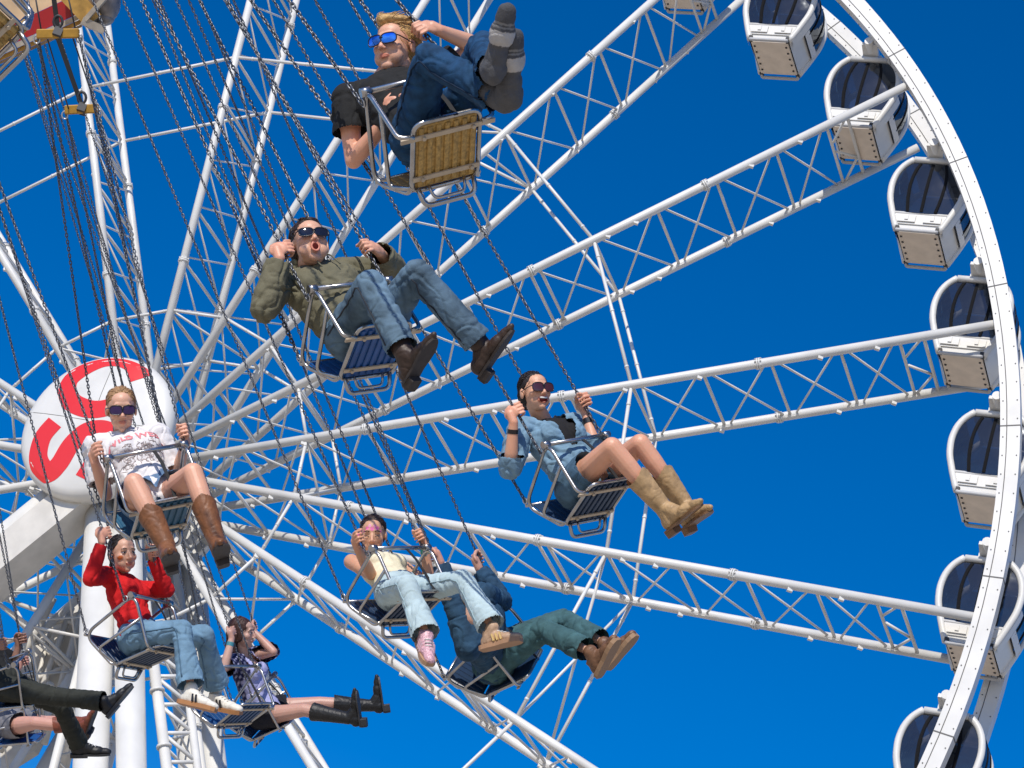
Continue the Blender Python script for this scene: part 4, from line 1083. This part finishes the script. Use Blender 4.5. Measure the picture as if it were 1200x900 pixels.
build_shoe(b4, 'L', 'sneaker', leather("tan_mesh", (.42, .27, .17)), mat("gum_sole", (.36, .2, .11), .6, var=.15), b4.o, stripes(mat("gold_stripe", (.62, .42, .16), .45)), label="tan sneaker with gold stripes")
build_shoe(b4, 'R', 'sneaker', mat("pink_sequins", (.62, .36, .4), .4, var=.45, vscale=90, bump=.4, bscale=120), mat("tan_sole", (.4, .24, .14), .6), b4.o, stripes(mat("pink_stripe", (.75, .5, .52), .5)), label="pink speckled sneaker")
obj("hair", hair_mesh(b4, 'tied'), BROWNH, b4.o, smooth=True); face_bits(b4, b4.o, BROWNH, eyes=False, closed=True)
band(b4, 'L', .87, .0285, mat("teal_band", (.02, .3, .22), .6), "wristband", .014)

seam(b4, tr4, cloth("pale_stitching", (.3, .4, .43)))
# --- the man leaning far back behind her
S = dict(k=1.0, neck=(556, 725), head=(545, 704), head_s=1, face=(.3, -.85, -.4), up=(-.5, -.4, .75), hs=1.0, bare_arm=False, neck_s=-1,
         handR=(0, 511, 650), elR=(530, 700), handL=(2, 557, 657), elL=(582, 696),
         knR=(637, 738, -1), anR=(692, 764, -1), heelR=(702, 787, 1), toeR=(722, 748, -1), knL=(660, 727, 1), anL=(708, 754, -1), heelL=(715, 778, 1), toeL=(744, 743, -1), skin=(.56, .32, .23))
b5 = person(5, S, "man in a dark denim jacket lying back with brown shoes, mostly hidden")
trousers(b5, cloth("green_blue_denim", (.05, .115, .125), .3, 12), hem=.022, off=.014, amp=.009, upto=1.9, name="trousers")
top(b5, cloth("navy_denim", (.022, .06, .11), .3, 12), off=.024, sleeve=1.93, name="denim_jacket", amp=.009, neckcut=.05)
BRN = leather("brown_leather", (.17, .085, .045)); BRNS = mat("tan_rubber", (.3, .18, .1), .7)
for s in 'RL': build_shoe(b5, s, 'sneaker', BRN, BRNS, b5.o)
obj("hair", hair_mesh(b5, 'short'), BROWNH, b5.o, smooth=True); face_bits(b5, b5.o, BROWNH)

# --- the girl in the printed tee
S = dict(k=.95, fem=True, neck=(146, 512), head=(142, 481), face=(.22, .03, -.97), up=(.0, -.98, -.05), mouth='closed', hs=1.0, bare_leg=True,
         handR=(0, 114, 530), elR=(122, 574), handL=(2, 210, 508), elL=(204, 556),
         knR=(157, 566, -1), anR=(195, 640, -1), foot=1.1, heelR=(200, 663, 1), toeR=(200, 650, -1), knL=(226, 554, -1), anL=(252, 630, -1), heelL=(260, 655, 1), toeL=(259, 640, -1), skin=(.68, .385, .26))
b6 = person(6, S, "girl in a white printed tee, violet sunglasses and brown cowboy boots")
trousers(b6, cloth("denim_shorts", (.12, .2, .32), .25), upto=.34, hem=.016, off=.014, name="shorts", amp=.005)
TEE = cloth("white_jersey", (.74, .71, .7), .05)
t6 = top(b6, TEE, off=.022, sleeve=.75, shem=.024, name="tee_shirt", amp=.008)
def print_text(b, shirt, txt, u, size, m, name, arc=.0, x0=0.0):
    cu = bpy.data.curves.new(name, 'FONT'); cu.body = txt; cu.size = size; cu.align_x = 'CENTER'; cu.align_y = 'CENTER'; cu.offset = size * .03
    o = bpy.data.objects.new("t", cu); COL.objects.link(o); dg = bpy.context.evaluated_depsgraph_get()
    me = bpy.data.meshes.new_from_object(o.evaluated_get(dg)); bpy.data.objects.remove(o)
    bm = new_bm(); bm.from_mesh(me); bmesh.ops.triangulate(bm, faces=bm.faces[:]); bmesh.ops.subdivide_edges(bm, edges=[e for e in bm.edges if e.calc_length() > .012], cuts=1)
    org = WORLD_ORG[shirt.name]; L = (b.neck - b.pel).length
    tb = new_bm(); tb.from_mesh(shirt.data); tb.transform(Matrix.Translation(org)); tree = BVHTree.FromBMesh(tb)
    for v in bm.verts:
        x, y = v.co.x, v.co.y; p = b.pel + b.tu * (u * L + y - arc * x * x) + b.tx * (-(x + x0)) + b.tf * .4
        hit = tree.ray_cast(p, -b.tf); v.co = (hit[0] + b.tf * .003) if hit[0] else b.pel + b.tu * (u * L + y) - b.tx * x + b.tf * .13
    tb.free(); return obj(name, bm, m, b.o)
INKR = mat("red_ink", (.72, .22, .24), .8); INKG = mat("grey_ink", (.36, .3, .29), .8, var=.5, vscale=60)
print_text(b6, t6, "WILD WEST", .73, .062, INKR, "print_lettering", 1.2)
bm = new_bm(); rnd = random.Random(4); L6 = (b6.neck - b6.pel).length; org = WORLD_ORG[t6.name]; tb = new_bm(); tb.from_mesh(t6.data); tb.transform(Matrix.Translation(org)); tree = BVHTree.FromBMesh(tb)
for j in range(70):
    x, y = rnd.uniform(-.11, .11), rnd.uniform(-.07, .05); a = rnd.uniform(0, 3.1); pts = []
    for i in range(7):
        p = b6.pel + b6.tx * (x + .007 * i * math.cos(a)) + b6.tu * (.5 * L6 + y + .006 * i * math.sin(a)) + b6.tf * .4; a += rnd.uniform(-.7, .7)
        h_ = tree.ray_cast(p, -b6.tf)
        if h_[0]: pts.append(h_[0] + b6.tf * .001)
    if len(pts) > 2: tube(bm, pts, .0022, 4)
obj("print_drawing", bm, INKG, b6.o); tb.free()
BRB = leather("brown_boot_leather", (.19, .075, .03)); SOLED = mat("dark_boot_sole", (.045, .036, .032), .75, var=.2, vscale=30)
for s in 'RL': build_shoe(b6, s, 'boot', BRB, SOLED, b6.o)
obj("hair", hair_mesh(b6, 'tied'), DBLONDE, b6.o, smooth=True); shades(b6, b6.o, LENSPUR, .034, .0245); face_bits(b6, b6.o, DBLONDE, eyes=False)
band(b6, 'L', .88, .029, FRAMEB, "wristband")

# --- the girl in red
S = dict(k=.94, fem=True, neck=(141, 677), head=(144, 650), face=(.56, -.12, -.82), up=(-.04, -.99, .1), mouth='closed', hs=1.02, bare_arm=False,
         handR=(0, 117, 627), elR=(104, 690), handL=(2, 181, 645), elL=(197, 694),
         knR=(213, 738, -1), anR=(224, 806, -1), heelR=(215, 822, 1), toeR=(253, 831, -1), knL=(239, 744, -1), anL=(254, 806, 1), heelL=(246, 827, 1), toeL=(282, 834, -1), skin=(.6, .33, .22),
         paint=[('dot', .052, -.022, .015, (.5, .11, .02))])
b7 = person(7, S, "girl in a red long sleeved top, light blue jeans and white sneakers")
tr7 = trousers(b7, cloth("light_blue_denim", (.15, .26, .36), .25, 9), hem=.042, off=.009, thick=1.0, amp=.007, upto=1.95, name="jeans")
top(b7, cloth("red_jersey", (.56, .012, .014), .08), off=.013, sleeve=1.93, name="top", amp=.006, neckcut=.07)
WHL = leather("white_leather", (.72, .68, .6), .08); GUM = mat("orange_gum_sole", (.38, .17, .06), .55, var=.12, vscale=20)
for s in 'RL': build_shoe(b7, s, 'sneaker', WHL, GUM, b7.o, stripes(FRAMEB, 2))
obj("hair", hair_mesh(b7, 'tied'), BLKH, b7.o, smooth=True); face_bits(b7, b7.o, BLKH)

seam(b7, tr7, cloth("blue_stitching", (.08, .15, .22)))
# --- the woman in black boots
S = dict(k=.95, fem=True, neck=(284, 768), head=(284, 742), face=(.95, .02, -.28), up=(.0, -.99, .0), mouth='closed', hs=1.02, bare_leg=True, neck_s=1,
         handR=(0, 271, 741), elR=(263, 779), handL=(2, 303, 733), elL=(319, 763),
         knR=(356, 832, -1), anR=(409, 842, -1), foot=1.1, heelR=(422, 847, 1), toeR=(418, 814, -1), knL=(374, 824, -1), anL=(437, 827, -1), heelL=(449, 831, 1), toeL=(444, 798, -1), skin=(.5, .3, .23))
b8 = person(8, S, "woman in a lavender dress and plaid shirt with tall black boots kicked out")
trousers(b8, cloth("black_shorts", (.012, .013, .02)), upto=.4, hem=.014, off=.016, name="shorts", amp=.005)
top(b8, cloth("lavender_cotton", (.36, .37, .6), .08), off=.016, straps=True, name="dress", amp=.006, extra=lambda bm: capsule(bm, b8.pel + b8.tu * .05, .14, b8.pel + b8.tu * .02, .155))
def plaid():
    m = cloth("navy_plaid", (.02, .025, .09)); n = m.node_tree.nodes; l = m.node_tree.links; b = n["Principled BSDF"]
    tc = n.new("ShaderNodeTexCoord"); ws = []
    for ax in 'XZ':
        w = n.new("ShaderNodeTexWave"); w.bands_direction = ax; w.inputs["Scale"].default_value = 9; w.inputs["Distortion"].default_value = .6; l.new(tc.outputs["Object"], w.inputs[0]); ws.append(w)
    mx = n.new("ShaderNodeMath"); mx.operation = 'ADD'; l.new(ws[0].outputs[1], mx.inputs[0]); l.new(ws[1].outputs[1], mx.inputs[1])
    cr = n.new("ShaderNodeValToRGB"); cr.color_ramp.elements[0].position = .45; cr.color_ramp.elements[0].color = (.012, .014, .06, 1); cr.color_ramp.elements[1].position = .95; cr.color_ramp.elements[1].color = (.3, .3, .42, 1)
    mm = n.new("ShaderNodeMath"); mm.operation = 'MULTIPLY'; mm.inputs[1].default_value = .5; l.new(mx.outputs[0], mm.inputs[0]); l.new(mm.outputs[0], cr.inputs[0]); l.new(cr.outputs[0], b.inputs["Base Color"]); return m
pj = top(b8, plaid(), off=.026, sleeve=.95, shem=.012, name="plaid_shirt", amp=.008, neckcut=.075)
org = WORLD_ORG[pj.name]; pj.data.transform(Matrix.Translation(org)); jacket_front(pj.data, b8, .3, .1, lo=-.3, fr=-.03); pj.data.transform(Matrix.Translation(-org))
BLKB = leather("black_suede", (.012, .012, .012), .3)
for s in 'RL': build_shoe(b8, s, 'heelboot', BLKB, DARK, b8.o)
obj("hair", hair_mesh(b8, 'long'), AUB, b8.o, smooth=True); face_bits(b8, b8.o, BLKH)
band(b8, 'R', .8, .03, mat("turquoise_band", (.05, .22, .26), .5), "wristband", .016)

# --- the rider in black trousers at the left edge
S = dict(k=1.0, neck=(-12, 762), head=(-16, 733), face=(.9, .0, -.4), up=(.0, -.99, .0), hs=1.0, neck_s=1,
         handR=(0, 1, 755), elR=(-22, 792), handL=(2, 13, 752), elL=(12, 790),
         knR=(64, 816, -1), anR=(122, 822, -1), foot=1.1, heelR=(128, 836, 1), toeR=(157, 802, -1), knL=(72, 828, -1), anL=(92, 872, 1), heelL=(88, 884, 1), toeL=(136, 883, -1), skin=(.3, .17, .12))
b9 = person(9, S, "rider in dark grey trousers and black laced shoes at the left edge")
trousers(b9, cloth("charcoal_cotton", (.03, .032, .026), .2), hem=.028, off=.014, amp=.007, upto=1.985, name="trousers")
top(b9, cloth("black_cotton", (.015, .015, .015)), off=.018, sleeve=.7, shem=.015, name="tee_shirt")
BLKS = leather("black_canvas", (.014, .014, .015))
def laces(b, s, w, sh, k):
    bm = new_bm()
    for j in range(4): tube(bm, [w(-.024, .1 + j * .022, .074 - j * .009), w(0, .104 + j * .022, .081 - j * .009), w(.024, .1 + j * .022, .074 - j * .009)], .0034, 5)
    obj("lace", bm, GREYP, sh)
for s in 'RL': build_shoe(b9, s, 'dress', BLKS, DARK, b9.o, laces)
obj("hair", hair_mesh(b9, 'short'), BLKH, b9.o, smooth=True); face_bits(b9, b9.o, BLKH)

# --- the rider behind, only bare thighs and brown boots in view
S = dict(k=.95, fem=True, neck=(-22, 806), head=(-24, 780), face=(.9, .0, -.4), up=(.0, -.99, .0), hs=1.0, bare_leg=True, neck_s=1,
         handR=(0, -22, 782), elR=(-30, 815), handL=(2, -8, 780), elL=(-5, 815),
         knR=(42, 847, -1), anR=(92, 853, -1), heelR=(101, 860, 1), toeR=(110, 836, -1), knL=(52, 846, 1), anL=(95, 846, -1), heelL=(104, 855, 1), toeL=(112, 832, -1), skin=(.58, .33, .26))
b10 = person(10, S, "rider with bare legs and reddish brown boots behind the black trousered rider")
trousers(b10, cloth("grey_shorts", (.2, .2, .22)), upto=.4, hem=.014, off=.016, name="shorts", amp=.005)
top(b10, cloth("grey_cotton", (.3, .3, .32)), off=.016, sleeve=.7, shem=.015, name="tee_shirt")
RBB = leather("reddish_boot_leather", (.2, .055, .03))
for s in 'RL': build_shoe(b10, s, 'boot', RBB, SOLED, b10.o)
obj("hair", hair_mesh(b10, 'tied'), BROWNH, b10.o, smooth=True); face_bits(b10, b10.o, BROWNH)
# ------------------------------------------------------------------ edge of the swing ride roof and its hanging bars
CANO = mat("cream_painted_panel", (.72, .5, .29), .5, var=.2, vscale=6); MAROON = mat("maroon_band", (.36, .01, .012), .45); MOULD = mat("moulding", (.42, .36, .28), .5, var=.2, vscale=12); BROWNW = mat("gilt_wood", (.48, .27, .06), .5, var=.35, vscale=14)
ZC = 17.0
cy = thing("ride_canopy", "cream and maroon fascia of the swing ride roof with gilded corner boss", "ride roof", W(px(20, -20, ZC)))
def fascia(name, v0, v1, m, dz, thick=.06, par=cy):
    """curved board under the roof edge between two heights (photo px below the edge line)"""
    bm = new_bm(); prev = None
    for i in range(25):
        t = i / 24; u = -260 + t * 356; e = 66 - (u / 100) * 41 + 6 * math.sin(math.pi * t); z = ZC + dz + 1.6 * (1 - t) ** 2
        row = [bm.verts.new(W(px(u - .26 * (e + v - 30) * 0, e + v, zz))) for v, zz in ((v0, z), (v1, z), (v1, z + thick), (v0, z + thick))]
        if prev:
            for j in range(4): bm.faces.new((prev[j], prev[(j + 1) % 4], row[(j + 1) % 4], row[j]))
        else: bm.faces.new(row)
        prev = row
    bm.faces.new(prev[::-1]); return obj(name, bm, m, par)
fascia("painted_panel", -130, -36.4, CANO, 0); fascia("maroon_band", -36, -12.4, MAROON, -.01); fascia("moulding", -12, -5.4, MOULD, -.06, .14); fascia("moulding", -5, 1, BROWNW, -.02, .1); fascia("soffit", 1.4, 5, MOULD, .08, .5)
bm = new_bm()
A_ = (RIGHT, UP, FWD)
ell(bm, W(px(121, 2, ZC - .05)), A_, (.115, .15, .16), 28, 18); ell(bm, W(px(118, 22, ZC - .05)), A_, (.09, .05, .12), 24, 14)
obj("boss", bm, mat("weathered_boss", (.2, .17, .15), .45, var=.4, vscale=18), cy)
bm = new_bm(); p0, p1 = W(px(82, -6, ZC - .12)), W(px(112, 26, ZC - .1)); bar(bm, p0, p1, .13, .22, FWD); obj("bracket", bm, BROWNW, cy)
bm = new_bm(); bar(bm, W(px(128, -8, ZC - .23)), W(px(100, 24, ZC - .22)), .03, .05, FWD); bar(bm, W(px(96, 24, ZC - .2)), W(px(122, 36, ZC - .16)), .05, .1, FWD); obj("trim", bm, MOULD, cy)
for (u0, v0, u1, v1, lab, su, sv, z, cu0, cv0, cu1, cv1, cz) in ((43, 40, 93, 39, "upper yellow spreader bar with black strap below the ride roof edge", 62, -10, 14.6, 40, -12, 78, -12, 14.6), (76, 129, 116, 127, "lower yellow spreader bar hanging on a black strap from the upper one", 66, 40, 15.4, 54, 40, 84, 40, 14.6)):
    a, b = W(px(u0, v0, z)), W(px(u1, v1, z)); t = thing("spreader_bar", lab, "spreader bar", a, "chain spreader bars under the ride roof")
    bm = new_bm(); bar(bm, a, b, .055, .035, FWD); bmesh.ops.bevel(bm, geom=bm.edges[:], offset=.006, segments=1, affect='EDGES'); obj("bar", bm, YELLOW, t)
    bm = new_bm(); m_ = a.lerp(b, .5); s_ = W(px(su, sv, z)); bar(bm, s_, m_ + UP * .02, .028, .008, FWD); obj("strap", bm, BLACKW, t)
    bm = new_bm(); tube(bm, [m_ + UP * .07 + RIGHT * .025 * math.cos(q) + UP * .035 * math.sin(q) for q in [2 * math.pi * i / 12 for i in range(12)]], .009, 6, closed=True); box(bm, m_, (.05, .06, .05), None); obj("clamp", bm, DARK, t)
    for e in (a, b):
        bm = new_bm(); tube(bm, [e + UP * .012 * math.cos(q) * 2 - UP * .03 + RIGHT * .018 * math.sin(q) for q in [2 * math.pi * i / 12 for i in range(12)]], .005, 6, closed=True); obj("shackle", bm, STEEL, t)
    bm = new_bm(); tube(bm, [W(px(cu0, cv0, cz)), a.lerp(b, .12)], .005, 5); tube(bm, [W(px(cu1, cv1, cz)), a.lerp(b, .93)], .005, 5); obj("cable", bm, DARK, t)
